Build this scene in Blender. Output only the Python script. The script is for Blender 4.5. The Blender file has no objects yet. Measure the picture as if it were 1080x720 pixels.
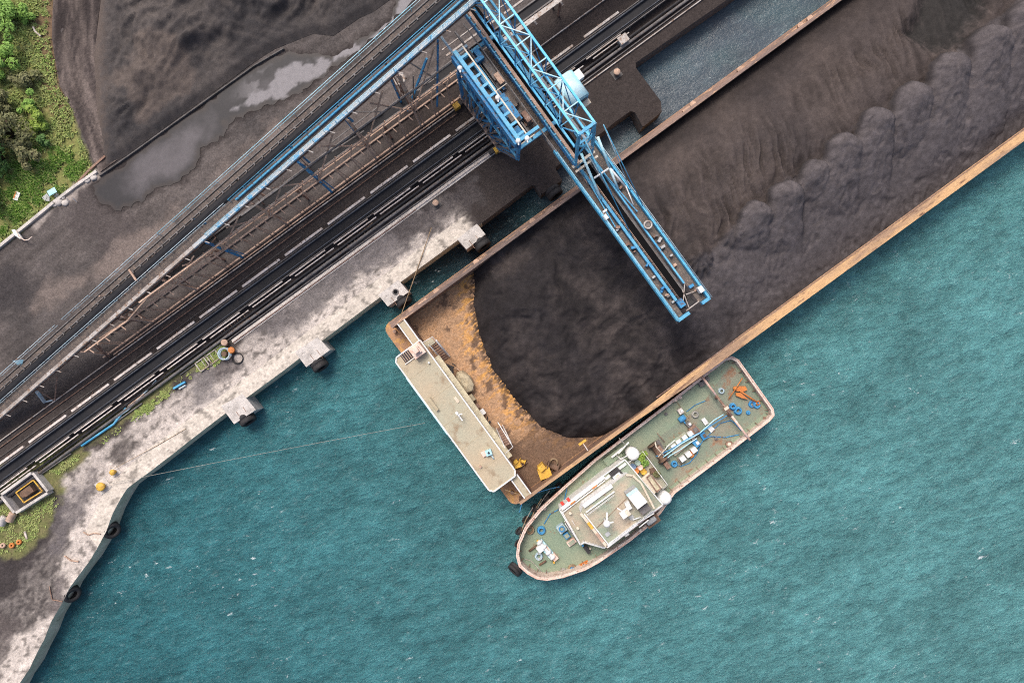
import bpy, math, random
import numpy as np
from mathutils import Vector, Matrix
random.seed(7); np.random.seed(7)
R = math.radians
SC = bpy.context.scene
COL = SC.collection

# ------------------------------------------------------------------ camera
HCAM = 80.0; KT = 0.7355; S = KT/540.0
cam = bpy.data.cameras.new('camera'); cam_o = bpy.data.objects.new('camera', cam); COL.objects.link(cam_o)
cam_o.location = (0, 0, HCAM); cam_o.rotation_euler = (0, 0, 0)
cam.sensor_width = 36; cam.lens = 18/KT; cam.clip_start = .5; cam.clip_end = 3000
SC.camera = cam_o
# ------------------------------------------------------------------ light: bright overcast
SUN_EL, SUN_AZ = R(58), R(-28)          # azimuth clockwise from +Y (picture up), so the sun stands up and to the left
w = bpy.data.worlds.new('World'); SC.world = w; w.use_nodes = True
nt = w.node_tree; bg = nt.nodes['Background']
sky = nt.nodes.new('ShaderNodeTexSky'); sky.sky_type = 'NISHITA'; sky.sun_disc = False
sky.sun_elevation = SUN_EL; sky.sun_rotation = SUN_AZ; sky.air_density = .7; sky.dust_density = 5; sky.ozone_density = .4
nt.links.new(sky.outputs[0], bg.inputs[0]); bg.inputs[1].default_value = .15; w.cycles.sampling_method = 'AUTOMATIC'
sd = Vector((math.sin(SUN_AZ)*math.cos(SUN_EL), math.cos(SUN_AZ)*math.cos(SUN_EL), math.sin(SUN_EL)))
sl = bpy.data.lights.new('sun', 'SUN'); sl.energy = 1.35; sl.angle = R(20); sl.color = (1, .95, .88)
so = bpy.data.objects.new('sun', sl); COL.objects.link(so); so.rotation_euler = sd.to_track_quat('Z', 'Y').to_euler(); so.location = (0, 0, 60)
SC.view_settings.view_transform = 'Standard'; SC.view_settings.look = 'None'
SC.view_settings.exposure = 0.46; SC.view_settings.gamma = 1
SC.cycles.use_denoising = False; SC.cycles.use_adaptive_sampling = False; SC.cycles.filter_width = 1.1; SC.cycles.max_bounces = 6; SC.cycles.sample_clamp_indirect = 4

# ------------------------------------------------------------------ frames of reference
CU, SU = math.cos(R(36.1)), math.sin(R(36.1))
def P(px, py, z=2.5): k = S*(HCAM-z); return Vector(((px-540)*k, (360-py)*k, z))      # point of the plan at height z
def D(u, v, z=2.5): return Vector((u*CU+v*SU, u*SU-v*CU, z))                           # dock frame: u along the quay, v seaward
def UV(px, py, z=2.5): p = P(px, py, z); return (p.x*CU+p.y*SU, p.x*SU-p.y*CU)
UD = Vector((CU, SU, 0)); VD = Vector((SU, -CU, 0)); ZD = Vector((0, 0, 1))
WZ, GZ = 0.0, 2.5

# ------------------------------------------------------------------ numpy noise
def _h(ix, iy, s):
    n = (ix*374761393 + iy*668265263 + s*362437)&0x7fffffff
    n = ((n ^ (n >> 13))*1274126177)&0x7fffffff
    return ((n ^ (n >> 16))&0xffff)/65535.0
def vnoise(x, y, s=0):                                              # gradient noise stretched to about 0..1
    x = np.asarray(x, float); y = np.asarray(y, float)
    ix = np.floor(x).astype(np.int64); iy = np.floor(y).astype(np.int64); fx = x-ix; fy = y-iy
    def g(i, j): a = _h(ix+i, iy+j, s)*6.2831853*7; return np.cos(a)*(fx-i)+np.sin(a)*(fy-j)
    u = fx*fx*fx*(fx*(fx*6-15)+10); v = fy*fy*fy*(fy*(fy*6-15)+10)
    a = g(0, 0); b = g(1, 0); c = g(0, 1); d = g(1, 1)
    return .5+.85*((a+(b-a)*u)*(1-v)+(c+(d-c)*u)*v)
def fbm(x, y, o=5, s=0, g=.6):
    t = 0; a = 1; n = 0; x = np.asarray(x, float); y = np.asarray(y, float)
    for i in range(o):
        t = t+a*(vnoise(x+i*17.3, y+i*9.1, s+i)-.5); n += a*a; a *= g; x, y = (x*.8-y*.6)*2, (x*.6+y*.8)*2
    return np.clip(.5+t/n**.5*1.05, 0, 1)
def ridged(x, y, o=4, s=0):
    t = 0; a = 1; n = 0; x = np.asarray(x, float); y = np.asarray(y, float)
    for i in range(o):
        t = t+a*(1-2*np.abs(vnoise(x+i*7.7, y+i*3.1, s+i)-.5)*1.6); n += a; a *= .5; x, y = (x*.8-y*.6)*2, (x*.6+y*.8)*2
    return np.clip(t/n, 0, 1)
def sstep(a, b, x): t = np.clip((x-a)/(b-a), 0, 1); return t*t*(3-2*t)
def sdist(px, py, poly):                                            # signed distance to a polygon, inside negative
    px = np.asarray(px, float); py = np.asarray(py, float); d = np.full(px.shape, 1e18); ins = np.zeros(px.shape, bool)
    for i in range(len(poly)):
        ax, ay = poly[i]; bx, by = poly[(i+1) % len(poly)]
        ex, ey = bx-ax, by-ay; wx, wy = px-ax, py-ay
        t = np.clip((wx*ex+wy*ey)/(ex*ex+ey*ey+1e-12), 0, 1)
        d = np.minimum(d, (wx-ex*t)**2+(wy-ey*t)**2)
        if ay != by: ins ^= ((ay > py) != (by > py)) & (px < ex*(py-ay)/ey+ax)
    d = np.sqrt(d); return np.where(ins, -d, d)
def nearest(px, py, poly):
    bx_ = px.copy(); by_ = py.copy(); d = np.full(px.shape, 1e18)
    for i in range(len(poly)):
        ax, ay = poly[i]; bx, by = poly[(i+1) % len(poly)]; ex, ey = bx-ax, by-ay
        t = np.clip(((px-ax)*ex+(py-ay)*ey)/(ex*ex+ey*ey+1e-12), 0, 1); qx = ax+ex*t; qy = ay+ey*t
        dd = (px-qx)**2+(py-qy)**2; m = dd < d; d = np.where(m, dd, d); bx_ = np.where(m, qx, bx_); by_ = np.where(m, qy, by_)
    return bx_, by_

# ------------------------------------------------------------------ materials
def srgb(r, g, b):
    f = lambda c: (c/255/12.92) if c/255 <= .04045 else ((c/255+.055)/1.055)**2.4
    return (f(r), f(g), f(b), 1)
MATS = {}
def mk(name, c1, c2=None, scale=1.0, thr=.5, soft=.15, c3=None, t3=.62, s3=None, rough=.8, bump=.15, bs=8, metal=0, attr=None, stretch=None, grit=.28, bd=.1, spec=.35):
    m = bpy.data.materials.new(name); m.use_nodes = True; n = m.node_tree; L = n.links.new
    bs_ = n.nodes['Principled BSDF']; bs_.inputs['Roughness'].default_value = rough; bs_.inputs['Metallic'].default_value = metal; bs_.inputs['Specular IOR Level'].default_value = spec
    tc = n.nodes.new('ShaderNodeTexCoord'); co = tc.outputs['Object']
    if stretch:
        mp = n.nodes.new('ShaderNodeMapping'); mp.vector_type = 'TEXTURE'; mp.inputs['Scale'].default_value = stretch; mp.inputs['Rotation'].default_value = (0, 0, R(36.1)); L(co, mp.inputs[0]); co = mp.outputs[0]
    def noise(s, d=6, r=.6):
        x = n.nodes.new('ShaderNodeTexNoise'); x.inputs['Scale'].default_value = s; x.inputs['Detail'].default_value = d; x.inputs['Roughness'].default_value = r; L(co, x.inputs['Vector']); return x.outputs[0]
    def step(src, t, sf):
        x = n.nodes.new('ShaderNodeMapRange'); x.inputs[1].default_value = t-sf; x.inputs[2].default_value = t+sf; L(src, x.inputs[0]); return x.outputs[0]
    def mix(f, a, b, mode='MIX'):
        x = n.nodes.new('ShaderNodeMix'); x.data_type = 'RGBA'; x.blend_type = mode
        for s_, v in ((x.inputs[0], f), (x.inputs[6], a), (x.inputs[7], b)):
            if hasattr(v, 'is_linked'): L(v, s_)
            else: s_.default_value = v
        return x.outputs[2]
    if attr:
        a = n.nodes.new('ShaderNodeAttribute'); a.attribute_name = attr; cur = a.outputs['Color']
    else: cur = c1
    if c2: cur = mix(step(noise(scale), thr, soft), cur, c2)
    if c3: cur = mix(step(noise(s3 or scale*3.7, 8, .7), t3, .05), cur, c3)
    fine = noise(bs*1.7, 4, .7); g = n.nodes.new('ShaderNodeMapRange'); L(fine, g.inputs[0]); g.inputs[1].default_value = .25; g.inputs[2].default_value = .75; g.inputs[3].default_value = .72; g.inputs[4].default_value = 1.25
    g.inputs[3].default_value = 1-grit; g.inputs[4].default_value = 1+grit*.9
    cur = mix(1.0, cur, g.outputs[0], 'MULTIPLY')
    mid_ = noise(bs*.7, 5, .7); g2 = n.nodes.new('ShaderNodeMapRange'); L(mid_, g2.inputs[0]); g2.inputs[1].default_value = .3; g2.inputs[2].default_value = .7; g2.inputs[3].default_value = 1-grit*.4; g2.inputs[4].default_value = 1+grit*.4
    cur = mix(1.0, cur, g2.outputs[0], 'MULTIPLY')
    L(cur, bs_.inputs['Base Color'])
    if bump:
        b = n.nodes.new('ShaderNodeBump'); b.inputs['Strength'].default_value = bump; b.inputs['Distance'].default_value = bd; L(noise(bs, 6, .65), b.inputs['Height']); L(b.outputs[0], bs_.inputs['Normal'])
    MATS[name] = m; return m
rust_d = (.13, .06, .035, 1); rust_o = (.34, .15, .06, 1)
M = dict(
 ground=mk('ground_dirt', None, attr='col', rough=.9, bump=.7, bs=3, grit=.4, bd=.12, spec=.12),
 quay=mk('quay_concrete', None, attr='col', rough=.85, bump=.4, bs=2.5, grit=.3, spec=.15),
 coal=mk('coal_material', None, attr='col', rough=.8, bump=.9, bs=7, grit=.3, bd=.035, spec=.12),
 qside=mk('quay_side_concrete', (.68, .63, .48, 1), (.48, .46, .33, 1), .8, rough=.9, c3=(.2, .2, .13, 1), t3=.63, bump=.4),
 conc=mk('old_concrete', (.58, .54, .5, 1), (.4, .37, .34, 1), .9, .55, .1, c3=(.12, .11, .1, 1), t3=.66, s3=1.6, rough=.9, bump=.4),
 conc_d=mk('sooty_concrete', (.14, .13, .125, 1), (.08, .075, .07, 1), 1.2, rough=.9, bump=.4),
 puddle=mk('slurry', (.105, .105, .115, 1), (.07, .068, .07, 1), .12, .5, .12, c3=(.17, .165, .17, 1), t3=.6, s3=.16, rough=.33, bump=.03, bs=1.5),
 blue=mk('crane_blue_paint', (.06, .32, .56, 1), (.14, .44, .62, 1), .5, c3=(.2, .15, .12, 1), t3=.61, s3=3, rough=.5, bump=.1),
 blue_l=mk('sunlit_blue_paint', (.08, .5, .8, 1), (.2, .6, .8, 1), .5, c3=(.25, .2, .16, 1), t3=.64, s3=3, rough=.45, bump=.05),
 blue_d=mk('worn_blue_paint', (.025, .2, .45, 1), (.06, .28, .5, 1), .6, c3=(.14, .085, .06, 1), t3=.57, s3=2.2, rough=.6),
 blue_p=mk('faded_blue_paint', (.35, .5, .58, 1), (.5, .56, .58, 1), .7, c3=(.3, .18, .12, 1), t3=.6, s3=2.4, rough=.6),
 cyan=mk('pale_cyan_paint', (.32, .68, .8, 1), (.6, .75, .78, 1), .6, c3=(.25, .17, .12, 1), t3=.7, rough=.5, bump=.05),
 white=mk('white_paint', (.8, .8, .78, 1), (.7, .69, .66, 1), .8, c3=(.38, .26, .17, 1), t3=.7, s3=3, rough=.5, bump=.05),
 cream=mk('cream_paint', (.72, .64, .52, 1), (.6, .5, .38, 1), .8, c3=(.3, .16, .08, 1), t3=.66, s3=3, rough=.6, bump=.1),
 pink=mk('faded_red_paint', (.58, .43, .35, 1), (.7, .6, .52, 1), .7, c3=(.22, .1, .06, 1), t3=.6, s3=2.4, rough=.65, bump=.2),
 rust=mk('rusty_steel', (.3, .19, .14, 1), (.19, .11, .08, 1), 1, c3=(.42, .31, .25, 1), t3=.6, s3=2.6, rough=.85, bump=.3),
 rust_p=mk('pale_rusty_steel', (.6, .42, .31, 1), (.4, .27, .2, 1), .9, c3=(.14, .09, .07, 1), t3=.62, rough=.85, bump=.3),
 greyst=mk('grey_steel', (.2, .19, .185, 1), (.12, .11, .105, 1), 1, c3=(.17, .11, .08, 1), t3=.6, rough=.7, bump=.2),
 dark=mk('sooty_steel', (.035, .034, .036, 1), (.06, .055, .054, 1), 1, rough=.7, bump=.2),
 rubber=mk('black_rubber', (.022, .021, .022, 1), (.04, .038, .038, 1), 2, rough=.75, bump=.3),
 belt=mk('conveyor_belt_rubber', (.017, .018, .022, 1), (.028, .027, .029, 1), .4, rough=.6, bump=.15, spec=.15),
 wseg=mk('dusty_white_guard', (.68, .62, .58, 1), (.5, .42, .36, 1), 1.1, c3=(.16, .12, .1, 1), t3=.6, s3=2.5, rough=.8, bump=.2),
 walk=mk('walkway_grating', (.17, .14, .12, 1), (.1, .085, .078, 1), 1.3, c3=(.3, .22, .17, 1), t3=.6, rough=.9, bump=.5, bs=14),
 pbeam=mk('dusty_pale_beam', (.52, .49, .46, 1), (.34, .29, .25, 1), .8, c3=(.24, .15, .1, 1), t3=.57, s3=2.2, rough=.8, bump=.2),
 bdeck=mk('rusty_deck_plate', (.45, .25, .13, 1), (.3, .18, .12, 1), .35, .5, .1, c3=(.52, .29, .1, 1), t3=.56, s3=1.1, rough=.85, bump=.35, bs=4),
 bwall=mk('rusty_hull_plate', (.25, .15, .1, 1), (.15, .095, .07, 1), .6, c3=(.33, .19, .1, 1), t3=.6, rough=.85, bump=.3),
 gunw=mk('orange_rust_plate', (.58, .36, .18, 1), (.34, .22, .14, 1), .7, .52, .08, c3=(.2, .11, .07, 1), t3=.6, s3=2.6, rough=.8, bump=.3, stretch=(5, 1, 1), grit=.35),
 gunw2=mk('pinkish_rust_plate', (.28, .19, .15, 1), (.13, .1, .09, 1), 1.1, .5, .12, c3=(.58, .36, .22, 1), t3=.6, s3=2.2, rough=.8, bump=.3, stretch=(6, 1, 1), grit=.35),
 roof=mk('faded_green_roof', (.37, .38, .29, 1), (.47, .37, .25, 1), .16, .5, .2, c3=(.3, .23, .15, 1), t3=.6, s3=.7, rough=.75, bump=.12),
 tdeck=mk('green_deck_paint', (.2, .27, .19, 1), (.27, .3, .21, 1), .35, .52, .15, c3=(.25, .16, .1, 1), t3=.65, s3=.9, rough=.7, bump=.2),
 tdeck2=mk('worn_aft_deck_paint', (.19, .235, .175, 1), (.25, .24, .18, 1), .4, .5, .12, c3=(.26, .15, .09, 1), t3=.6, s3=.8, rough=.75, bump=.25),
 troof=mk('beige_green_roof_paint', (.26, .32, .24, 1), (.44, .37, .28, 1), .28, .5, .1, c3=(.3, .22, .15, 1), t3=.64, s3=1.1, rough=.7, bump=.1),
 orange=mk('orange_paint', (.62, .22, .05, 1), (.5, .17, .05, 1), 1.5, c3=(.2, .09, .05, 1), t3=.65, rough=.6, bump=.2),
 yellow=mk('yellow_paint', (.75, .45, .06, 1), (.55, .32, .06, 1), 1.5, c3=(.16, .1, .06, 1), t3=.6, s3=4, rough=.6, bump=.2),
 red=mk('red_paint', (.65, .06, .04, 1), rough=.5, bump=.1),
 pinkp=mk('salmon_paint', (.78, .62, .54, 1), (.68, .4, .3, 1), 1.5, rough=.6, bump=.1),
 rblue=mk('blue_rope_fibre', (.05, .26, .55, 1), (.1, .34, .55, 1), 3, rough=.9, bump=.5, bs=30),
 rpale=mk('pale_rope_fibre', (.42, .42, .38, 1), (.3, .28, .24, 1), 3, rough=.9, bump=.5, bs=30),
 rtan=mk('tan_rope_fibre', (.4, .28, .16, 1), (.25, .18, .12, 1), 3, rough=.9, bump=.5, bs=30),
 gbeam=mk('tan_guide_beam', (.55, .38, .29, 1), (.4, .27, .2, 1), .8, rough=.8),
 black=mk('shadow_black_belt', (.007, .007, .008, 1), rough=.8, spec=.08),  # belt rubber darkened so its colour holds the shadow of the gaps
 bluebeam=mk('dusty_pale_blue_beam', (.38, .48, .54, 1), (.5, .5, .49, 1), 1.2, .5, .08, c3=(.1, .36, .6, 1), t3=.56, s3=1.5, rough=.7),
 slate=mk('slate_grey_pipe', (.1, .11, .13, 1), (.06, .06, .065, 1), .8, rough=.6),
 tarp=mk('tan_tarpaulin', (.47, .4, .27, 1), (.36, .3, .2, 1), 1.1, rough=.8, bump=.5, bs=3),
 khaki=mk('dirty_cream_canvas', (.6, .54, .38, 1), (.42, .37, .26, 1), .9, rough=.8, bump=.5, bs=3),
 soil=mk('rusty_soil_scrap', (.2, .12, .08, 1), (.1, .07, .05, 1), 1.5, rough=.9, bump=.5),
 glass=mk('dark_glass', (.03, .05, .06, 1), rough=.12, bump=0),
 bark=mk('bark', (.13, .09, .06, 1), (.08, .06, .04, 1), 2, rough=.9, bump=.5),
 grey=mk('light_grey_paint', (.45, .46, .46, 1), (.36, .36, .35, 1), 1, rough=.6, bump=.1),
)
def leafmat(name, c1, c2):
    m = mk(name, c1, c2, .9, .5, .25, rough=.6, bump=0); m.node_tree.nodes['Principled BSDF'].inputs['Specular IOR Level'].default_value = .3
    return m
M['leaf_a'] = leafmat('bright_leaves', (.26, .43, .08, 1), (.15, .29, .06, 1))
M['leaf_b'] = leafmat('dark_leaves', (.07, .15, .04, 1), (.11, .21, .055, 1))
M['leaf_c'] = leafmat('olive_leaves', (.14, .16, .06, 1), (.2, .18, .09, 1))
M['leaf_y'] = leafmat('yellow_green_leaves', (.3, .4, .06, 1), (.16, .27, .05, 1))
M['grass'] = leafmat('grass_blades', (.3, .43, .11, 1), (.4, .4, .17, 1))

# ------------------------------------------------------------------ mesh builder
class MB:
    def __init__(s): s.v = []; s.f = []; s.sm = []
    def add(s, vs, fs, smooth=False):
        b = len(s.v); s.v += [Vector(x) for x in vs]
        for f in fs: s.f.append([i+b for i in f]); s.sm.append(smooth)
        return s
    def hexa(s, c, ax, ay, az):
        vs = [c+ax*i+ay*j+az*k for k in (-1, 1) for j in (-1, 1) for i in (-1, 1)]
        return s.add(vs, [(0, 2, 3, 1), (4, 5, 7, 6), (0, 1, 5, 4), (2, 6, 7, 3), (0, 4, 6, 2), (1, 3, 7, 5)])
    def dbox(s, u0, u1, v0, v1, z0, z1):
        return s.hexa(D((u0+u1)/2, (v0+v1)/2, (z0+z1)/2), UD*(u1-u0)/2, VD*(v1-v0)/2, ZD*(z1-z0)/2)
    def obox(s, c, sx, sy, z0, z1, ang=-53.9):                       # box at plan point c turned by ang degrees
        a = R(ang); X = Vector((math.cos(a), math.sin(a), 0)); Y = Vector((-math.sin(a), math.cos(a), 0))
        return s.hexa(Vector((c[0], c[1], (z0+z1)/2)), X*sx/2, Y*sy/2, ZD*(z1-z0)/2)
    def beam(s, p, q, w, h=None, up=ZD):
        h = h or w; d = q-p; L = d.length
        if L < 1e-6: return s
        d = d/L; x = d.cross(up)
        if x.length < 1e-3: x = d.cross(UD)
        x.normalize(); y = x.cross(d)
        return s.hexa((p+q)/2, d*L/2, x*w/2, y*h/2)
    def tube(s, pts, r, n=6, closed=False):
        m = len(pts); ring = []; x = None
        for i in range(m):
            a = pts[i-1] if (i or closed) else pts[0]; b = pts[(i+1) % m] if (i < m-1 or closed) else pts[-1]
            d = (b-a).normalized()
            if x is None: x = d.cross(ZD); x = x if x.length > .01 else d.cross(UD)
            x = (x-d*x.dot(d)).normalized(); y = d.cross(x)
            ring += [pts[i]+x*r*math.cos(2*math.pi*k/n)+y*r*math.sin(2*math.pi*k/n) for k in range(n)]
        fs = []
        for i in range(m if closed else m-1):
            j = (i+1) % m
            fs += [(i*n+k, i*n+(k+1) % n, j*n+(k+1) % n, j*n+k) for k in range(n)]
        s.add(ring, fs, True)
        if not closed: b = len(s.v)-m*n; s.f += [[b+k for k in range(n)][::-1], [b+(m-1)*n+k for k in range(n)]]; s.sm += [False, False]
        return s
    def cyl(s, c, r, h, n=16, r2=None, smooth=True):                 # upright, base centre c
        r2 = r if r2 is None else r2; c = Vector(c)
        vs = [c+Vector((r*math.cos(2*math.pi*k/n), r*math.sin(2*math.pi*k/n), 0)) for k in range(n)]+[c+Vector((r2*math.cos(2*math.pi*k/n), r2*math.sin(2*math.pi*k/n), h)) for k in range(n)]
        s.add(vs, [(k, (k+1) % n, n+(k+1) % n, n+k) for k in range(n)], smooth)
        b = len(s.v)-2*n; s.f += [[b+k for k in range(n)][::-1], [b+n+k for k in range(n)]]; s.sm += [False, False]; return s
    def lathe(s, c, prof, axis=ZD, n=20, closed=False):              # prof: (radius, offset along the axis)
        ax = axis.normalized(); x = ax.cross(ZD); x = x.normalized() if x.length > .01 else Vector((1, 0, 0)); y = ax.cross(x); c = Vector(c); m = len(prof); vs = []
        for (r, o) in prof: vs += [c+ax*o+(x*math.cos(2*math.pi*k/n)+y*math.sin(2*math.pi*k/n))*max(r, 1e-4) for k in range(n)]
        fs = []
        for i in range(m if closed else m-1):
            j = (i+1) % m; fs += [(i*n+k, j*n+k, j*n+(k+1) % n, i*n+(k+1) % n) for k in range(n)]
        return s.add(vs, fs, True)
    def torus(s, c, RR, r, axis=ZD, n=24, m=8, sq=1.0):
        return s.lathe(c, [(RR+r*math.cos(2*math.pi*k/m), r*sq*math.sin(2*math.pi*k/m)) for k in range(m)], axis, n, True)
    def ball(s, c, r, sz=1, n=14): return s.lathe(c, [(r*math.sin(math.pi*k/8), -r*sz*math.cos(math.pi*k/8)) for k in range(9)], ZD, n)
    def dome(s, c, r, h, n=20): return s.lathe(c, [(r*1.02, -.1), (r, 0)]+[(r*math.cos(math.pi/2*k/6), h*math.sin(math.pi/2*k/6)) for k in range(1, 7)], ZD, n)
    def prism(s, pts, z0, z1):
        n = len(pts); z0f = z0 if callable(z0) else (lambda p: z0); z1f = z1 if callable(z1) else (lambda p: z1)
        vs = [Vector((p[0], p[1], z0f(p))) for p in pts]+[Vector((p[0], p[1], z1f(p))) for p in pts]
        return s.add(vs, [list(range(n))[::-1], list(range(n, 2*n))]+[(k, (k+1) % n, n+(k+1) % n, n+k) for k in range(n)])
    def build(s, name, mat, parent=None, loc=None):
        o_ = ROOT.get(parent.name, Vector((0, 0, 0))) if parent else (Vector(loc) if loc is not None else Vector((0, 0, 0)))
        me = bpy.data.meshes.new(name); me.from_pydata([tuple(v-o_) for v in s.v], [], s.f); me.polygons.foreach_set('use_smooth', s.sm); me.update()
        me.materials.append(M[mat] if isinstance(mat, str) else mat)
        o = bpy.data.objects.new(name, me); COL.objects.link(o)
        if parent: o.parent = parent
        else: o.location = o_
        ROOT[o.name] = o_
        return o
ROOT = {}
def tag(o, label, cat, group=None):
    o['label'] = label; o['category'] = cat
    if group: o['group'] = group
    return o
def thing(name, label, cat, loc, group=None):
    o = bpy.data.objects.new(name, None); o.empty_display_size = .3; COL.objects.link(o); o.location = loc; ROOT[o.name] = Vector(loc); return tag(o, label, cat, group)
def single(mb, name, mat, label, cat, loc, group=None): return tag(mb.build(name, mat, None, loc), label, cat, group)
def copy_thing(src, delta, label, rotz=0):
    c = src.copy(); COL.objects.link(c); c.location = src.location+Vector(delta); c.rotation_euler.z += rotz; c['label'] = label
    for ch in [o for o in bpy.data.objects if o.parent == src]:
        k = ch.copy(); COL.objects.link(k); k.parent = c
        for g in [o for o in bpy.data.objects if o.parent == ch]:
            q = g.copy(); COL.objects.link(q); q.parent = k
    return c
def structure(o, kind='structure'): o['kind'] = kind; return o

def sheet(name, poly, step, z, mat, colf=None, hf=None, bounds=None, keep=None, kind='structure'):
    """surface over a plan polygon (world xy): a dense grid whose rim is snapped to the outline"""
    xs = [p[0] for p in poly]; ys = [p[1] for p in poly]
    def axis(lo, hi, dlo, dhi):
        a = list(np.arange(max(lo, dlo), min(hi, dhi)+step, step)); s_ = step; x = a[-1]
        while x < hi: s_ *= 1.35; x += s_; a.append(x)
        s_ = step; x = a[0]
        while x > lo: s_ *= 1.35; x -= s_; a.insert(0, x)
        return np.array(a)
    X = axis(min(xs), max(xs), -62, 62); Y = axis(min(ys), max(ys), -43, 43)
    gx, gy = np.meshgrid(X, Y); sh = gx.shape; gx = gx.ravel(); gy = gy.ravel()
    sd_ = sdist(gx, gy, poly); ins = sd_ < 0
    idx = np.arange(gx.size).reshape(sh); q = np.stack([idx[:-1, :-1], idx[:-1, 1:], idx[1:, 1:], idx[1:, :-1]], -1).reshape(-1, 4)
    q = q[ins[q].any(1)]; used = np.zeros(gx.size, bool); used[q.ravel()] = True
    out = used & ~ins; nx, ny = nearest(gx[out], gy[out], poly); gx[out] = nx; gy[out] = ny
    gz = np.full(gx.shape, float(z)) if hf is None else hf(gx, gy)
    if keep is not None: k = keep(gx, gy, gz); q = q[k[q].any(1)]
    used[:] = False; used[q.ravel()] = True; mp = np.cumsum(used)-1; q = mp[q]
    V = np.stack([gx, gy, gz], 1)[used]
    me = bpy.data.meshes.new(name); me.from_pydata(V.tolist(), [], q.tolist()); me.polygons.foreach_set('use_smooth', [True]*len(q)); me.update()
    me.materials.append(M[mat] if isinstance(mat, str) else mat)
    if colf is not None:
        c = colf(V[:, 0], V[:, 1], V[:, 2]); a = me.color_attributes.new('col', 'FLOAT_COLOR', 'POINT')
        a.data.foreach_set('color', (c if c.shape[1] == 4 else np.concatenate([c, np.ones((len(c), 1))], 1)).ravel())
    o = bpy.data.objects.new(name, me); COL.objects.link(o); o['kind'] = kind; return o
def PP(l, z=GZ): return [tuple(P(a, b, z)[:2]) for a, b in l]
def topx(x, y, z=GZ): k = S*(HCAM-z); return x/k+540, 360-y/k
def lin(r, g, b): return np.array(srgb(r, g, b)[:3])

# ================================================================== SETTING
# ---- water
wm = bpy.data.materials.new('sea_water'); wm.use_nodes = True; n = wm.node_tree; L = n.links.new; pb = n.nodes['Principled BSDF']
pb.inputs['Roughness'].default_value = .12; pb.inputs['IOR'].default_value = 1.33
tc = n.nodes.new('ShaderNodeTexCoord')
def wn(scale, detail, rough, rot=0, sc=(1, 1, 1), dist=0):
    mp = n.nodes.new('ShaderNodeMapping'); mp.vector_type = 'TEXTURE'; mp.inputs['Rotation'].default_value = (0, 0, R(rot)); mp.inputs['Scale'].default_value = sc; L(tc.outputs['Object'], mp.inputs[0])
    x = n.nodes.new('ShaderNodeTexNoise'); x.inputs['Scale'].default_value = scale; x.inputs['Detail'].default_value = detail; x.inputs['Roughness'].default_value = rough; x.inputs['Distortion'].default_value = dist; L(mp.outputs[0], x.inputs[0]); return x.outputs[0]
def wr(src, a, b, lo=0, hi=1):
    x = n.nodes.new('ShaderNodeMapRange'); x.inputs[1].default_value = a; x.inputs[2].default_value = b; x.inputs[3].default_value = lo; x.inputs[4].default_value = hi; L(src, x.inputs[0]); return x.outputs[0]
def wmath(op, a, b):
    x = n.nodes.new('ShaderNodeMath'); x.operation = op
    for i, v in enumerate((a, b)):
        if hasattr(v, 'is_linked'): L(v, x.inputs[i])
        else: x.inputs[i].default_value = v
    return x.outputs[0]
def wmix(f, a, b, mode='MIX'):
    x = n.nodes.new('ShaderNodeMix'); x.data_type = 'RGBA'; x.blend_type = mode
    for s_, v in ((x.inputs[0], f), (x.inputs[6], a), (x.inputs[7], b)):
        if hasattr(v, 'is_linked'): L(v, s_)
        else: s_.default_value = v
    return x.outputs[2]
at = n.nodes.new('ShaderNodeAttribute'); at.attribute_name = 'col'
fine = wn(.85, 8, .72, 18, (1.7, 1, 1), .15); mid = wn(.2, 5, .65, 25, (1.8, 1, 1), .2)
c = wmix(at.outputs['Alpha'], at.outputs['Color'], wr(fine, .32, .7, .66, 1.36), 'MULTIPLY'); c = wmix(1, c, wr(mid, .3, .7, .76, 1.2), 'MULTIPLY')
crest = wmath('MULTIPLY', wr(wn(1.3, 7, .75, 18, (2, 1, 1), .2), .61, .65), wr(wn(.09, 3, .6), .52, .6))
c = wmix(wmath('MULTIPLY', wr(wn(1.6, 7, .75, 35, (2.2, 1, 1), .4), .56, .72), wr(wn(.12, 3, .6), .35, .65, .1, .34)), c, (.42, .6, .6, 1))
c = wmix(wmath('MULTIPLY', crest, .8), c, (.72, .8, .8, 1))
L(c, pb.inputs['Base Color']); L(wr(crest, 0, 1, .12, .6), pb.inputs['Roughness'])
hgt = wmath('ADD', wmath('MULTIPLY', mid, 1.2), wmath('MULTIPLY', fine, 1.3)); hgt = wmath('ADD', hgt, wmath('MULTIPLY', wn(3.0, 6, .7, 10, (1.5, 1, 1), .1), .3))
b = n.nodes.new('ShaderNodeBump'); L(wr(at.outputs['Alpha'], .2, 1, .25, 1), b.inputs['Strength']); b.inputs['Distance'].default_value = .6; L(hgt, b.inputs['Height']); L(b.outputs[0], pb.inputs['Normal'])
M['water'] = wm
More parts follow.
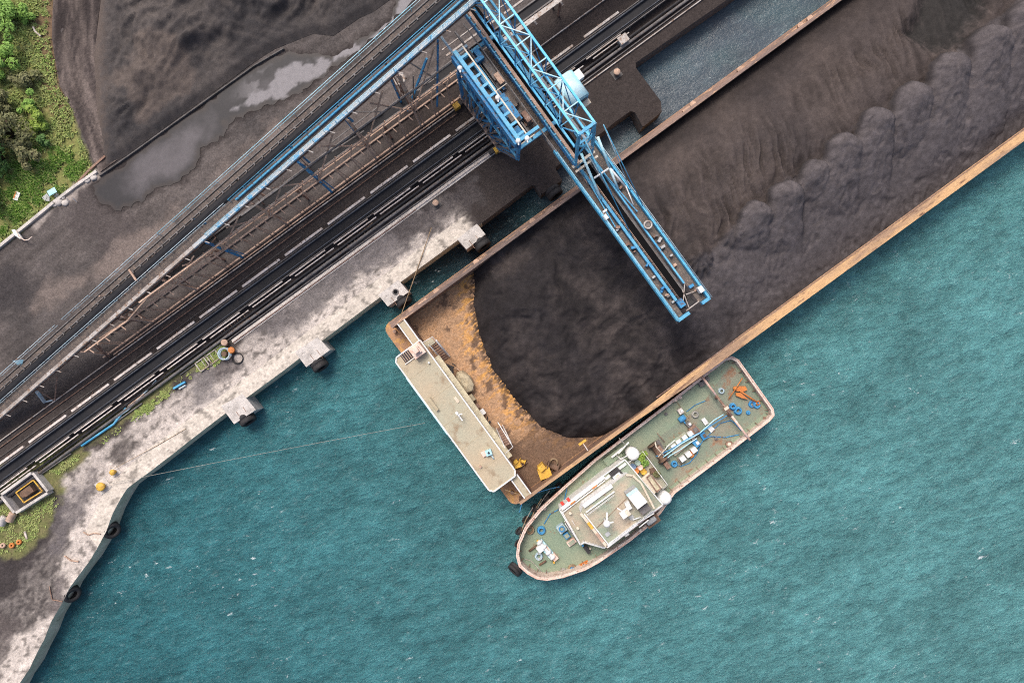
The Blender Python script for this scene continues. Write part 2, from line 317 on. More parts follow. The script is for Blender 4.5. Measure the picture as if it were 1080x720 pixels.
def watercol(x, y, z):
    px, py = topx(x, y, 0); u = x*CU+y*SU; v = x*SU-y*CU
    g = sstep(-100, 1100, px+.35*(600-py)); a = 1.2*(lin(45, 97, 104)[None]*(1-g)[:, None]+lin(80, 129, 130)[None]*g[:, None])
    a = a*(.86+.28*fbm(x*.03, y*.03, 3, 5))[:, None]
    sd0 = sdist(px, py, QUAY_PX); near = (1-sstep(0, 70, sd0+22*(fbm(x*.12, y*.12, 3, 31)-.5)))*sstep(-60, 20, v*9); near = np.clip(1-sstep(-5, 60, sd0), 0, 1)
    near = near*(.65+.7*fbm(x*.3, y*.3, 4, 33)); a = a*(1-near[:, None]*np.array([.4, .32, .27]))  # shade and reflection of the quay painted into the water colour
    # coal dust film on the sheltered water between quay and barge
    f = sstep(-8.2, -9.2, v)*sstep(7, 17, u+5*(fbm(x*.1, y*.1, 3, 8)-.5))
    f = f*(.86+.14*sstep(.2, .5, fbm(x*.11, y*.16, 4, 9)*.5+.035*(v+16.5))); film = lin(66, 78, 88)
    a = a*(1-f)[:, None]+film[None]*f[:, None]*(.9+.2*fbm(x*.5, y*.5, 3, 3))[:, None]
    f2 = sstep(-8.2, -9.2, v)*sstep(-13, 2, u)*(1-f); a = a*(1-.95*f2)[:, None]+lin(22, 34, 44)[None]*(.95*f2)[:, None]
    return np.concatenate([a, (1-.8*f)[:, None]], 1)
QUAY_PX = [(-900, 1500), (-420, 1500), (14, 733), (20, 721), (31, 705), (38, 690), (47, 673), (54, 655), (66, 635), (73, 620), (84, 605), (94, 592), (103, 577), (112, 560), (119, 541), (127, 526), (134, 515), (147, 505), (157, 498), (166, 491), (183, 478), (200, 464.5), (219, 450), (240, 434), (300, 390), (340, 359), (400, 314), (430, 292), (508, 235),
           (515, 230), (563, 193.4), (571, 205), (593, 190), (585, 177), (640, 136), (647, 130), (668, 115), (678, 134), (698, 118), (697, 107), (668, 68), (771, -3), (1010, -177), (1800, -750), (2000, -1500), (-900, -1500)]
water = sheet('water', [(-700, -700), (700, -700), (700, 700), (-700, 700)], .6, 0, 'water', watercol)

PUD = [(97, 196), (112, 186), (135, 170), (200, 122), (268, 72), (300, 56), (325, 58), (352, 60), (384, 40), (412, 22), (428, -20), (446, -20), (432, 6), (404, 30), (376, 56), (346, 74), (322, 96), (300, 106), (276, 113), (258, 122), (240, 130), (236, 142), (214, 156), (208, 176), (190, 192), (168, 196), (148, 212), (126, 222), (106, 214)]
# ---- ground colours (dirt, coal dust, bleached concrete)
def wpoly(x, y, pts, feather, amp=10, f=.25, s=1):
    px, py = topx(x, y); d = sdist(px, py, pts)+(fbm(x*f, y*f, 5, s)-.5)*2*amp
    return 1-sstep(-feather, feather, d)
APRON = [(-40, 760), (-40, 700), (0, 640), (60, 560), (70, 500), (150, 440), (215, 400), (246, 366), (330, 305), (413, 242), (480, 195), (500, 235), (508, 262), (200, 480), (120, 580), (30, 740)]
STAINS = [  # outline, colour, feather, wobble
 ([(-20, 580), (35, 556), (58, 540), (80, 560), (66, 596), (62, 640), (36, 668), (-20, 668)], (70, 65, 65), 4, 7),
 ([(-30, 668), (0, 640), (20, 660), (0, 720), (-30, 760)], (96, 88, 86), 4, 8),
 ([(112, 482), (128, 464), (150, 462), (152, 470), (124, 489)], (78, 72, 70), 3, 4),
 ([(58, 540), (95, 500), (105, 505), (80, 560), (66, 590), (52, 580)], (112, 106, 106), 6, 12),
 ([(205, 398), (245, 370), (256, 390), (235, 408), (208, 412)], (92, 86, 86), 4, 6),
 ([(205, 395), (225, 385), (240, 425), (200, 430)], (140, 134, 132), 8, 10),
 ([(262, 352), (295, 318), (330, 322), (325, 345), (300, 352)], (122, 116, 115), 5, 10),
 ([(300, 322), (350, 280), (375, 290), (345, 320)], (130, 124, 122), 5, 12),
 ([(345, 285), (405, 238), (440, 235), (455, 250), (400, 290), (370, 300)], (128, 122, 121), 6, 14),
 ([(405, 240), (455, 205), (500, 190), (505, 215), (460, 240), (430, 262)], (96, 90, 89), 6, 12),
 ([(52, 650), (64, 600), (70, 606), (60, 652)], (120, 112, 110), 3, 6)]
def groundcol(x, y, z):
    px, py = topx(x, y); u = x*CU+y*SU; v = x*SU-y*CU
    n1 = fbm(x*.09, y*.09, 6, 11); n2 = fbm(u*.14, v*.9, 6, 12, .7); n3 = .4*fbm(x*.6, y*.6, 4, 13)+.6*fbm(x*2.2, y*2.2, 3, 17, .8)
    k = np.clip((n1-.5)*1.1+.5, 0, 1)[:, None]
    c = lin(74, 70, 69)*(1-k)+lin(101, 94, 91)*k
    c = c*(.72+.5*n2)[:, None]*(.8+.4*n3)[:, None]
    inb = sstep(-26.3, -25, v)[:, None]; d = lin(70, 64, 62)*(.75+.45*n3)[:, None]; c = c*(1-inb)+d*inb     # conveyor strip
    rt = sstep(-2, 5, u+4*(n1-.5))[:, None]*sstep(-29, -27, v)[:, None]; d = lin(61, 55, 53)*(.85+.3*n3)[:, None]; c = c*(1-rt)+d*rt
    for pts, col, fe, am in [([(-20, 300), (10, 285), (40, 300), (30, 330), (-20, 345)], (58, 55, 56), 8, 14), ([(70, 330), (95, 312), (115, 325), (90, 355), (60, 372)], (66, 61, 61), 8, 12),
                             ([(60, 200), (105, 185), (150, 245), (110, 285), (80, 250)], (78, 72, 71), 10, 18), ([(0, 345), (120, 290), (250, 180), (300, 165), (330, 120), (300, 130), (200, 215), (60, 300)], (122, 111, 105), 8, 16)]:
        m = wpoly(x, y, pts, fe, am, .2, 3)[:, None]*.75; c = c*(1-m)+lin(*col)*m
    ap = wpoly(x, y, APRON, 5, 9, .3, 4)*(1-sstep(2.6, 5.0, u+1.6*(n3-.5)))
    hf_ = fbm(x*2.1, y*2.1, 4, 23, .8); pale = lin(196, 186, 177)*(.8+.36*hf_)[:, None]*(.84+.3*fbm(u*.12, v*.9, 5, 22))[:, None]
    dst_ = ((.3+.7*sstep(-26, -15, u+5*(n1-.5)))*sstep(27, 36, -sdist(px, py, QUAY_PX)+9*(n3-.5))*(.72+.28*n3))[:, None]; pale = pale*(1-dst_)+lin(118, 111, 109)*(.7+.6*n3)[:, None]*dst_
    spots = sstep(.68, .72, fbm(x*1.1, y*1.1, 4, 14))[:, None]; pale = pale*(1-.6*spots)
    grit = sstep(.5, .66, fbm(x*.35, y*.35, 6, 15, .62))*(1-sstep(0, 34, -sdist(px, py, QUAY_PX)-22))
    inner = sstep(20, 44, -sdist(px, py, QUAY_PX)); grit = sstep(.5, .95, fbm(u*.1, v*.45, 8, 15, .85))*(.25+.75*inner)
    pale = pale*(1-.34*grit)[:, None]
    c = c*(1-ap)[:, None]+pale*ap[:, None]
    for pts, col, fe, am in STAINS:
        m = (wpoly(x, y, pts, fe, am, .35, 5)*np.clip(.62+.5*(fbm(x*2.2, y*2.2, 4, 44, .8)-.2), 0, .95))[:, None]; c = c*(1-m)+lin(*[q*.88 for q in col])*(.7+.6*n3)[:, None]*m
    verge = [([(60, 480), (100, 470), (165, 418), (240, 362), (236, 356), (170, 400), (130, 430), (90, 455)], 4, 7), ([(-30, 500), (60, 470), (95, 478), (70, 500), (60, 540), (30, 580), (0, 588), (-30, 590)], 4, 9)]
    for pts, fe, am in verge:
        m = wpoly(x, y, pts, fe, am, .4, 6)[:, None]; g = lin(122, 112, 84)*(1-n3)[:, None]+lin(92, 104, 56)*n3[:, None]; c = c*(1-m)+g*m
    wm_ = (1-sstep(-1, 8, sdist(px, py, PUD)+7*(n3-.5)))[:, None]*.85; c = c*(1-wm_)+lin(54, 49, 48)*wm_
    G = [(-400, -400), (70, -400), (57, 0), (52, 30), (57, 60), (62, 92), (78, 118), (87, 150), (100, 180), (100, 184), (-2, 262), (-400, 560)]
    m = wpoly(x, y, G, 2, 2, .5, 7)[:, None]; g = lin(104, 120, 62)*(1-n3)[:, None]+lin(140, 132, 88)*n3[:, None]
    c = c*(1-m)+g*m
    dirt = [(48, -20), (62, -20), (60, 60), (68, 100), (80, 122), (66, 132), (52, 110), (40, 66), (34, 40)]
    m = wpoly(x, y, dirt, 4, 7, .5, 8)[:, None]*.85; c = c*(1-m)+lin(112, 90, 72)*(.75+.5*n3)[:, None]*m
    m = wpoly(x, y, [(55, 215), (100, 180), (108, 186), (72, 212), (36, 240)], 3, 5, .5, 8)[:, None]*.8; c = c*(1-m)+lin(165, 155, 148)*m
    return c
def gheight(x, y):
    v = x*SU-y*CU; px, py = topx(x, y)
    edge = -sdist(px, py, QUAY_PX)*.1055
    return GZ+.04*(fbm(x*.25, y*.25, 4, 40)-.5)*sstep(1, 6, edge)*sstep(-25, -27, v)
sheet('ground', PP(QUAY_PX), .3, GZ, 'ground', groundcol, gheight)
# ---- quay wall below the ground's seaward rim
mb = MB(); qp = PP(QUAY_PX); qs = qp[1:-2]
from_pts = qs
cen = lambda p: p
inner = [(p[0]-SU*2.0, p[1]+CU*2.0) for p in qs]
mbs = MB()
for i in range(len(qs)-1):
    a, b_ = qs[i], qs[i+1]
    (mbs if ((a[0]+b_[0])/2*CU+(a[1]+b_[1])/2*SU) > 4.2 else mb).add([Vector((*a, -4)), Vector((*b_, -4)), Vector((*b_, GZ-.004)), Vector((*a, GZ-.004))], [(0, 1, 2, 3)])
structure(mb.build('quay_wall', 'qside')); structure(mbs.build('quay_wall', 'conc_d'))
# concrete cap strip with kerb joints along the quay edge (sheet 4 mm up)
cap_px = [(103, 577), (112, 560), (119, 541), (127, 526), (134, 515), (147, 505), (157, 498), (166, 491), (183, 478), (200, 464.5), (219, 450), (240, 434), (300, 390), (340, 359), (400, 314), (430, 292), (506, 236), (497, 222), (395, 297), (335, 342), (232, 418), (155, 474), (112, 514), (90, 560)]
def capcol(x, y, z):
    c = groundcol(x, y, z); n3 = fbm(x*1.2, y*1.2, 4, 51); u = x*CU+y*SU; v = x*SU-y*CU; w_ = (1-sstep(3.4, 4.2, u+.8*(n3-.5)))[:, None]; hf_ = fbm(x*2.3, y*2.3, 4, 53, .8); cl = lin(212, 202, 188)*(.8+.3*hf_)[:, None]*(.85+.25*fbm(u*.15, v, 5, 54))[:, None]; c = c*(1-w_)+w_*(.25*c+.75*cl)
    j = (np.abs((u/3.1) % 1-.5) > .488); c = c*np.where(j, .7, 1)[:, None]
    st = sstep(.68, .76, fbm(x*.7, y*.7, 6, 52, .65)); return c*(1-.5*st)[:, None]
sheet('quay_cap', PP(cap_px), .22, GZ+.01, 'quay', capcol)

# ---- haul road with wheel ruts
road = [(60, -40), (56, 10), (55, 40), (59, 66), (64, 92), (76, 116), (88, 142), (97, 165), (106, 182), (128, 166), (112, 140), (104, 100), (100, 60), (104, 20), (112, -40)]
RC = [(84, -40), (79, 10), (77, 40), (80, 66), (86, 92), (96, 118), (108, 148), (118, 175)]
def roadcol(x, y, z):
    px, py = topx(x, y)
    d = px-np.interp(py, [p[1] for p in RC], [p[0] for p in RC]); t = py
    n1 = fbm(x*.5, y*.12, 5, 61); wq = d+6*(fbm(x*.08, y*.08, 3, 64)-.5); rut = fbm(wq*.11, t*.012, 5, 62, .7)*.6+.4*fbm(x*.3, y*.1, 4, 65); k = np.clip((rut-.5)*3+.5, 0, 1)[:, None]
    return (lin(60, 54, 53)*(1-k)+lin(106, 96, 91)*k)*(.7+.55*n1)[:, None]
def roadh(x, y):
    px, py = topx(x, y); d = px-np.interp(py, [p[1] for p in RC], [p[0] for p in RC])
    return GZ+.05+.12*(fbm(d*.14, py*.012, 4, 62, .7)-.5)+.07*fbm(x, y, 3, 63)
sheet('haul_road', PP(road), .25, GZ, 'ground', roadcol, roadh)
# ---- slurry puddles (damp coal slurry)
pud = PUD
pw = []
for i in range(len(pud)):
    a, b_ = pud[i], pud[(i+1) % len(pud)]
    for t in np.arange(0, 1, .1):
        x, y = a[0]*(1-t)+b_[0]*t, a[1]*(1-t)+b_[1]*t; pw.append((x+7*(float(fbm(x*.13, y*.13, 4, 71))-.5), y+7*(float(fbm(x*.13+9, y*.13, 4, 72))-.5)))
def pudcol(x, y, z):
    px, py = topx(x, y); n1 = np.clip((fbm(x*.12, y*.12, 6, 73)-.5)*1.6+.55, 0, 1); e = sstep(2, 20, -sdist(px, py, pw)+14*(n1-.5))
    k = (n1*.75*e)[:, None]; c = lin(44, 43, 46)*(1-k)+lin(96, 92, 95)*k
    ed = sstep(0, 6, -sdist(px, py, pw)+5*(fbm(x*.8, y*.8, 4, 75)-.5))[:, None]; c = lin(56, 51, 50)*(1-ed)+c*ed
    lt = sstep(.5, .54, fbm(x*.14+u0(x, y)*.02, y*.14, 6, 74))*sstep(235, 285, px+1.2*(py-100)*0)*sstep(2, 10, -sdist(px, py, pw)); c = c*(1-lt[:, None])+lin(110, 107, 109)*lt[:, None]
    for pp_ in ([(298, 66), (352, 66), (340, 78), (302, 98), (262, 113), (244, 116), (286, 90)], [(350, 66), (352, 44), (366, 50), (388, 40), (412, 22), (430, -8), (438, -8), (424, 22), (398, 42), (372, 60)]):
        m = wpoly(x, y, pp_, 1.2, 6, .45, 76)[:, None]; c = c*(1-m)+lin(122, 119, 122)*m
    return c
def u0(x, y): return x*CU+y*SU
M['puddle'] = mk('wet_slurry', None, attr='col', rough=.5, bump=.05, bs=1.2, spec=.22, grit=.15)
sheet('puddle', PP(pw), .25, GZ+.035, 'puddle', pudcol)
# ---- coal stockpile
STK = [(112, 176), (108, 150), (102, 120), (99, 60), (104, 20), (112, -60), (470, -160), (440, -20), (425, -10), (395, 12), (378, 20), (352, 38), (330, 36), (290, 52), (268, 66), (200, 116), (134, 164)]
def stkh(x, y):
    px, py = topx(x, y); d = -sdist(px, py, STK)*.1055; wx = x+3*(fbm(x*.1, y*.1, 3, 85)-.5); wy = y+3*(fbm(x*.1, y*.1, 3, 86)-.5)
    base = np.minimum(d*.6, .5)+sstep(1, 12, d)*1.5
    wz = wx*.5+wy*.85; wq = wx*.85-wy*.5
    h = base+(ridged(wx*.1, wy*.1, 3, 81)-.4)*2.6*sstep(.5, 7, d)+(ridged(wq*.5, wz*.16, 4, 82)-.5)*.9*sstep(.3, 4, d)*fbm(x*.12, y*.12, 2, 85)*1.6+(fbm(x*1.3, y*1.3, 4, 83, .65)-.5)*.28*sstep(.3, 2, d)
    return GZ+.03+np.maximum(h, .005)
def stkcol(x, y, z):
    px, py = topx(x, y); n1 = fbm(x*.1, y*.1, 5, 84); n2 = fbm(x*1.6, y*1.6, 4, 82, .8); wv = 14*(fbm(x*.06, y*.06, 2, 87)-.5); n4 = fbm((px*.6+py)*.02+wv*.1, (px-py*.6)*.12+wv, 5, 88, .7)
    k = np.clip((n1-.5)*.8+.4+.5*(n4-.5), 0, 1)[:, None]
    c = lin(56, 54, 55)*(1-k)+lin(88, 82, 79)*k
    m = wpoly(x, y, [(122, 86), (160, 40), (196, 44), (214, 78), (185, 112), (150, 132), (140, 100)], 5, 9, .3, 89)[:, None]*.6; c = c*(1-m)+lin(100, 90, 84)*m
    e = (1-sstep(0, 16, px-104+12*(n2-.5)))[:, None]; c = c*(1-e)+lin(92, 83, 78)*e
    return c*(.8+.4*n2)[:, None]
sheet('coal_stockpile', PP(STK), .22, GZ, 'coal', stkcol, stkh, kind='stuff')
o = bpy.data.objects['coal_stockpile']; o['label'] = 'rough black coal stockpile heaped behind the low wall'; o['category'] = 'coal'

# ---- kerbs and low walls in the yard
def wall_line(pts, wd, z0, z1, name, mat, label, cat):
    mb = MB(); q = [P(a, b_, GZ) for a, b_ in pts]
    for i in range(len(q)-1):
        a, b_ = q[i].copy(), q[i+1].copy(); a.z = b_.z = (z0+z1)/2; d = (b_-a).normalized(); mb.beam(a-d*(.0 if i else 0), b_-d*.003, wd, z1-z0)
    return single(mb, name, mat, label, cat, q[0])
wall_line([(-60, 306), (0, 261), (30, 237), (58, 214)], .32, 2.3, 2.85, 'concrete_kerb', 'conc', 'weathered concrete kerb at the lower edge of the green verge', 'kerb')
wall_line([(58, 213.4), (80, 197), (103, 181)], .3, 2.3, 2.8, 'concrete_kerb', 'conc', 'pale concrete kerb between the verge rubble and the slurry puddle', 'kerb')
wall_line([(106, 186), (135, 166), (200, 119.5), (269, 70), (300, 52)], .12, 2.3, 2.8, 'retaining_wall', 'conc_d', 'low sooty retaining wall between coal stockpile and grey slurry', 'wall')
wall_line([(78, 198), (97, 178), (112, 165)], .22, 2.3, 2.75, 'rusty_rail', 'rust', 'rusty steel rail lying beside the verge rubble', 'rail')

# ================================================================== QUAY FURNITURE
def block(px4, label):
    t = thing('fender_block', label, 'fender block', P(*px4[0], GZ), 'concrete fender blocks along the quay')
    MB().prism(PP(px4), -1.0, GZ+.03).build('concrete_body', 'conc', t)
    return t
BLK = [([(233, 428), (256, 415), (270, 432), (247, 447)], 'stained concrete fender block with a tyre, lowest of the blocks along the quay'),
       ([(311, 371), (335, 355), (348, 369), (323, 387)], 'bright concrete fender block, second of the blocks up the quay'),
       ([(399, 311), (420, 295), (431, 308), (409, 323)], 'concrete fender block with a round bollard hole near the barge stern'),
       ([(482, 252), (503, 236), (512, 247), (492, 263)], 'spotted concrete fender block where the pale quay turns black')]
for i_, (q, l) in enumerate(BLK):
    t = block(q, l); c = (Vector(q[0])+Vector(q[2]))/2; cp = P(c.x, c.y, GZ+.03)
    if i_ == 2: MB().torus(cp+UD*.3+ZD*.02, .3, .07).build('hole_rim', 'greyst', t); MB().cyl(cp+UD*.3, .27, .02, 16).build('hole', 'black', t)
    for k_ in (-.45, .45): MB().beam(cp+UD*k_+VD*.2, cp+UD*k_+VD*1.25-ZD*.05, .06).build('hanger_bar', 'rust', t)
def tyre(px, py, z, label, axis, RR=1.0, wd=1.15, name='tyre_fender', group='tyre fenders hung along the quay'):
    c = P(px, py, z); r = RR; t = thing(name, label, 'tyre', c, group)
    prof = [(r*.52, -wd*.42), (r*.8, -wd*.5), (r*.95, -wd*.44), (r, -wd*.3), (r, -wd*.06), (r*.955, -wd*.05), (r*.955, wd*.05), (r, wd*.06), (r, wd*.3), (r*.95, wd*.44), (r*.8, wd*.5), (r*.52, wd*.42), (r*.5, wd*.3), (r*.8, wd*.3), (r*.8, -wd*.3), (r*.5, -wd*.3)]
    MB().lathe(c, prof, axis, 28, True).build('tyre_casing', 'rubber', t)
    return t
vt = VD+ZD*.12
def chain(t, a, b_, r=.05, mat='rust', name='chain'):
    m = MB(); n_ = max(2, int((b_-a).length/.22))
    for i in range(n_):
        p = a.lerp(b_, (i+.5)/n_)-ZD*.1*math.sin(math.pi*(i+.5)/n_); m.torus(p, .11, r*.7, VD if i % 2 else ZD, 10, 5)
    return m.build(name, mat, t)
for (px, py, z, l, ax) in [(260.5, 441.5, 1.7, 'big black tyre fender hanging on the lowest fender block', vt), (337, 384.5, 1.7, 'big black tyre fender with rusty chains on the second fender block', vt),
                       (425, 317, 1.7, 'black tyre fender squeezed between quay and barge stern corner', vt), (508, 257, 1.7, 'sooty tyre fender under the spotted fender block', vt),
                       (584, 203, 1.9, 'sooty tyre fender under the loading boom by the barge rail', vt), (117, 558, 1.5, 'tilted tyre fender chained to the curved pale quay', Vector((.75, -.3, .6))),
                       (75, 625, 1.5, 'tilted tyre fender hanging lowest down the curved quay', Vector((.75, -.3, .55)))]:
    t = tyre(px, py, z, l, ax, .95)
def rope(pts, r, name, mat, label, cat='rope', sag=0, group=None):
    q = []
    for i in range(len(pts)-1):
        n_ = 14
        for k in range(n_): s_ = k/n_; q.append(pts[i].lerp(pts[i+1], s_)-ZD*sag*4*s_*(1-s_))
    q.append(pts[-1]); return single(MB().tube(q, r, 5), name, mat, label, cat, pts[0], group)
rope([P(88, 561, 2.62), P(93, 564, 2.62), P(99, 562, 2.62), P(106, 563, 2.6)], .07, 'rusty_chain', 'rust_p', 'rusty chain lying on the quay above the upper tilted tyre', 'chain')
rope([P(68, 586, 2.62), P(75, 591, 2.62), P(83, 592, 2.62)], .09, 'rusty_chain', 'rust_p', 'short rusty chain lying between the two tilted tyres', 'chain')
rope([P(52, 618, 2.62), P(55, 632, 2.62), P(66, 634, 2.62)], .06, 'rusty_chain', 'rust', 'rusty chain bent at the lowest tilted tyre', 'chain')
rope([P(110, 511, 3.0), P(448, 446, 5.0)], .022, 'mooring_rope', 'rpale', 'long thin pale mooring rope from quay over the water to the barge', sag=.9)
rope([P(455, 240, 2.9), P(428, 318, 2.6), P(418, 345, 2.9)], .05, 'mooring_rope', 'rtan', 'brown mooring rope from the quay down to the barge corner', sag=.15)
rope([P(120, 494, 2.9), P(165, 470, 2.56), P(196, 452, 2.56)], .03, 'mooring_rope', 'rtan', 'slack brown line lying along the pale quay edge')
def bollard(px, py, label, mat='yellow', r=.3, h=.5, base='conc'):
    c = P(px, py, GZ); t = thing('bollard', label, 'bollard', c, 'mooring bollards')
    m = MB().cyl(c, r*.75, h, 16); m.lathe(c+ZD*h, [(r*.75, -.08), (r*1.15, 0), (r*1.2, .08), (r*.9, .18), (.01, .22)], ZD, 18); m.build('post', mat, t)
    MB().obox(c, r*3.4, r*3.4, GZ-.05, GZ+.06).build('base_plate', base, t); return t
bollard(109, 512, 'yellow bollard holding the long pale rope on the curved quay', 'yellow', .42)
bollard(121.5, 497, 'small yellow bollard on the quay above the roped one', 'yellow', .28)
bollard(460, 215, 'round rusty orange bollard on the grey quay near the barge stern', 'rust_p', .3, .5, 'conc_d')
bollard(650, 78, 'round orange-topped bollard on the black dock right of the loader', 'rust_p', .32, .5, 'conc_d')
c = P(656, 45, GZ); t = thing('junction_box', 'small pinkish white box beside the belts right of the loader', 'box', c); MB().obox(c, 1.0, .8, GZ, GZ+.9, 36).build('cabinet', 'white', t); MB().obox(c, 1.1, .9, GZ+.9, GZ+.97, 36).build('lid', 'pbeam', t)
# concrete trough with rusty machinery
cc = PP([(7, 520), (40, 496), (57, 517), (22, 539)]); cx = sum(p[0] for p in cc)/4; cy = sum(p[1] for p in cc)/4
t = thing('concrete_trough', 'white-rimmed concrete trough with yellow steel frame inside', 'trough', (cx, cy, GZ))
m = MB()
for i in range(4):
    a, b_ = cc[i], cc[(i+1) % 4]; A = Vector((*a, GZ+.45)); B = Vector((*b_, GZ+.45)); d = (B-A).normalized(); m.beam(A+d*.12, B-d*.13, .28, 1.05)
m.build('rim_wall', 'conc', t)
MB().prism([(cx+(p[0]-cx)*.92, cy+(p[1]-cy)*.92) for p in cc], GZ-.03, GZ+.06).build('floor', 'dark', t)
m = MB(); q = [Vector((cx+(p[0]-cx)*.55+.25, cy+(p[1]-cy)*.55+.1, GZ+.5)) for p in cc]
for i in range(4): m.beam(q[i], q[(i+1) % 4], .12)
m.build('inner_frame', 'yellow', t)
m = MB().obox((cx+.3, cy+.2), 1.1, .8, GZ+.06, GZ+.8, 36).cyl((cx-.4, cy-.2, GZ+.06), .35, .5, 12); m.build('pump', 'soil', t)
for i, (px, py, r, mt, l) in enumerate([(3, 549, .42, 'conc', 'old pale drum on its side in the grass, left one'), (12, 545, .42, 'rust_p', 'rusty drum on its side in the grass below the trough')]):
    c = P(px, py, GZ+.42); d = Vector((.5, 1, 0)).normalized(); m = MB(); m.lathe(c, [(.01, -.5), (.4, -.5), (.42, -.47), (.4, -.15), (.42, -.13), (.4, .15), (.42, .17), (.4, .47), (.42, .5), (.01, .5)], d, 16); single(m, 'old_drum', mt, l, 'drum', c-ZD*.42, 'old drums in the grass')
for px, py, mt, l in [(3, 575, 'rust_p', 'tan broken float in the grass, leftmost of three'), (12.5, 575, 'orange', 'bright orange float with dark hole in the grass, middle of three'), (20, 571.5, 'orange', 'bright orange float in the grass, rightmost of three')]:
    c = P(px, py, GZ+.2); single(MB().lathe(c, [(.1, -.15), (.26, -.12), (.31, 0), (.26, .12), (.1, .15), (.08, 0)], Vector((.3, .2, 1)), 16, True), 'float', mt, l, 'float', c, 'floats in the grass')
c = P(27, 564, GZ); single(MB().beam(P(26, 560, GZ+.08), P(28.5, 568, GZ+.08), .2, .12), 'plank', 'wseg', 'pale short plank lying by the orange floats', 'plank', c)
# scrap by the verge
t = thing('blue_bench', 'two bright blue steel channels lying on the verge', 'scrap', P(189, 406, GZ)); MB().beam(P(183.3, 409.5, GZ+.2), P(195.5, 402.5, GZ+.2), .22, .3).build('channel', 'blue', t); MB().beam(P(189, 410, GZ+.12), P(196, 406, GZ+.12), .16, .2).build('channel', 'blue_p', t)
for (a, b_, l) in [((207.5, 383), (222, 383.5), 'empty pale steel frame lying on the verge, left one'), ((217, 376), (231, 378), 'empty pale steel frame with a white bar, right one')]:
    cx, cy = (a[0]+b_[0])/2, (a[1]+b_[1])/2; c = P(cx, cy, GZ+.15); m = MB(); q = [c+UD*.75*i+VD*.55*j for i, j in ((-1, -1), (1, -1), (1, 1), (-1, 1))]
    for i in range(4): m.beam(q[i], q[(i+1) % 4], .1, .14)
    m.beam(c-VD*.55, c+VD*.55, .06); single(m, 'steel_frame', 'pbeam', l, 'frame', c-ZD*.15, 'frames by the verge')
t = thing('cable_reel', 'small blue-rimmed cable reel among the verge scrap', 'reel', P(238, 373, GZ)); c = P(238, 373, GZ+.12)
MB().torus(c, .62, .1).torus(c+ZD*.5, .62, .09).build('flange', 'blue_p', t); MB().cyl(c-ZD*.1, .28, .6, 14).build('drum', 'soil', t)
for px, py, l in [(237.5, 362, 'crumpled orange drum against the dark pipes'), (244.8, 370, 'orange drum beside the blue cable reel')]:
    c = P(px, py, GZ); single(MB().lathe(c, [(.01, 0), (.33, 0), (.36, .05), (.33, .3), (.36, .34), (.33, .6), (.36, .65), (.3, .68), (.01, .66)], ZD+UD*.3, 16), 'orange_drum', 'rust_p' if px < 240 else 'orange', l, 'drum', c, 'orange drums by the quay')
c = P(250.5, 378, GZ+.07); single(MB().torus(c, .62, .05).torus(c+ZD*.07+UD*.08, .55, .045), 'hose_coil', 'rubber', 'black hose coil lying beside the orange drum on the quay', 'hose', c)
# verge litter
t = thing('leaning_board', 'white panel with orange edge lying on the green verge', 'panel', P(35.5, 212, GZ)); MB().obox(P(35.5, 212, 0), .55, .95, GZ+.2, GZ+.28, -20).build('board', 'white', t); MB().obox(P(34, 211, 0), .12, .8, GZ+.2, GZ+.31, -20).build('edge_strip', 'orange', t)
single(MB().prism(PP([(46, 209), (51, 204.5), (54, 208), (54, 213), (49, 212)]), GZ+.1, GZ+.3), 'white_sheet', 'grey', 'crumpled pale sheet on the verge near the kerb', 'sheet', P(50, 208, GZ))
t = thing('folding_table', 'small pale blue table standing over the kerb', 'table', P(75, 209, GZ)); MB().obox(P(74.5, 208.5, 0), .95, .6, GZ+.72, GZ+.77, 30).build('tabletop', 'cyan', t)
for dx in (-3, 4):
    MB().beam(P(73+dx, 209, GZ+.7), P(77+dx, 213, GZ+.05), .05).build('leg', 'white', t)
t = thing('broken_canoe', 'red-rimmed white broken boat piece lying over the kerb', 'boat piece', P(24, 248, GZ)); m = MB(); m.prism(PP([(17, 243.5), (20, 243), (25, 248), (28, 252), (26, 253), (20, 249)]), GZ+.5, GZ+.72); m.build('shell', 'white', t); MB().tube([P(a, b_, GZ+.74) for a, b_ in ((17, 243.5), (20, 249.5), (26, 253.5), (30, 253), (34, 249.5))], .07).build('rim', 'pink', t)
single(MB().beam(P(35, 28.5, GZ+.2), P(37, 33, GZ+.2), .16).beam(P(37, 33, GZ+.2), P(43, 38.5, GZ+.2), .16), 'bent_pipe', 'wseg', 'bent white pipe lying on the grass at top left', 'pipe', P(38, 33, GZ))
for px, py, s_ in [(62, 213, .5), (66, 208, .35), (69, 214, .4), (58, 216, .3), (92, 190, .4), (99, 187, .45), (86, 190, .3), (60, 206, .35)]:
    c = P(px, py, GZ); m = MB(); m.lathe(c, [(s_*.9, -.05), (s_, .08), (s_*.7, s_*.5), (s_*.2, s_*.62), (.01, s_*.6)], ZD+UD*random.uniform(-.3, .3), 7)
    for v in m.v: v += Vector((random.uniform(-1, 1), random.uniform(-1, 1), random.uniform(-.3, .3)))*s_*.12
    single(m, 'rubble_lump', 'conc', 'pale broken concrete lump in the rubble by the kerb', 'rubble', c, 'concrete rubble by the kerb')

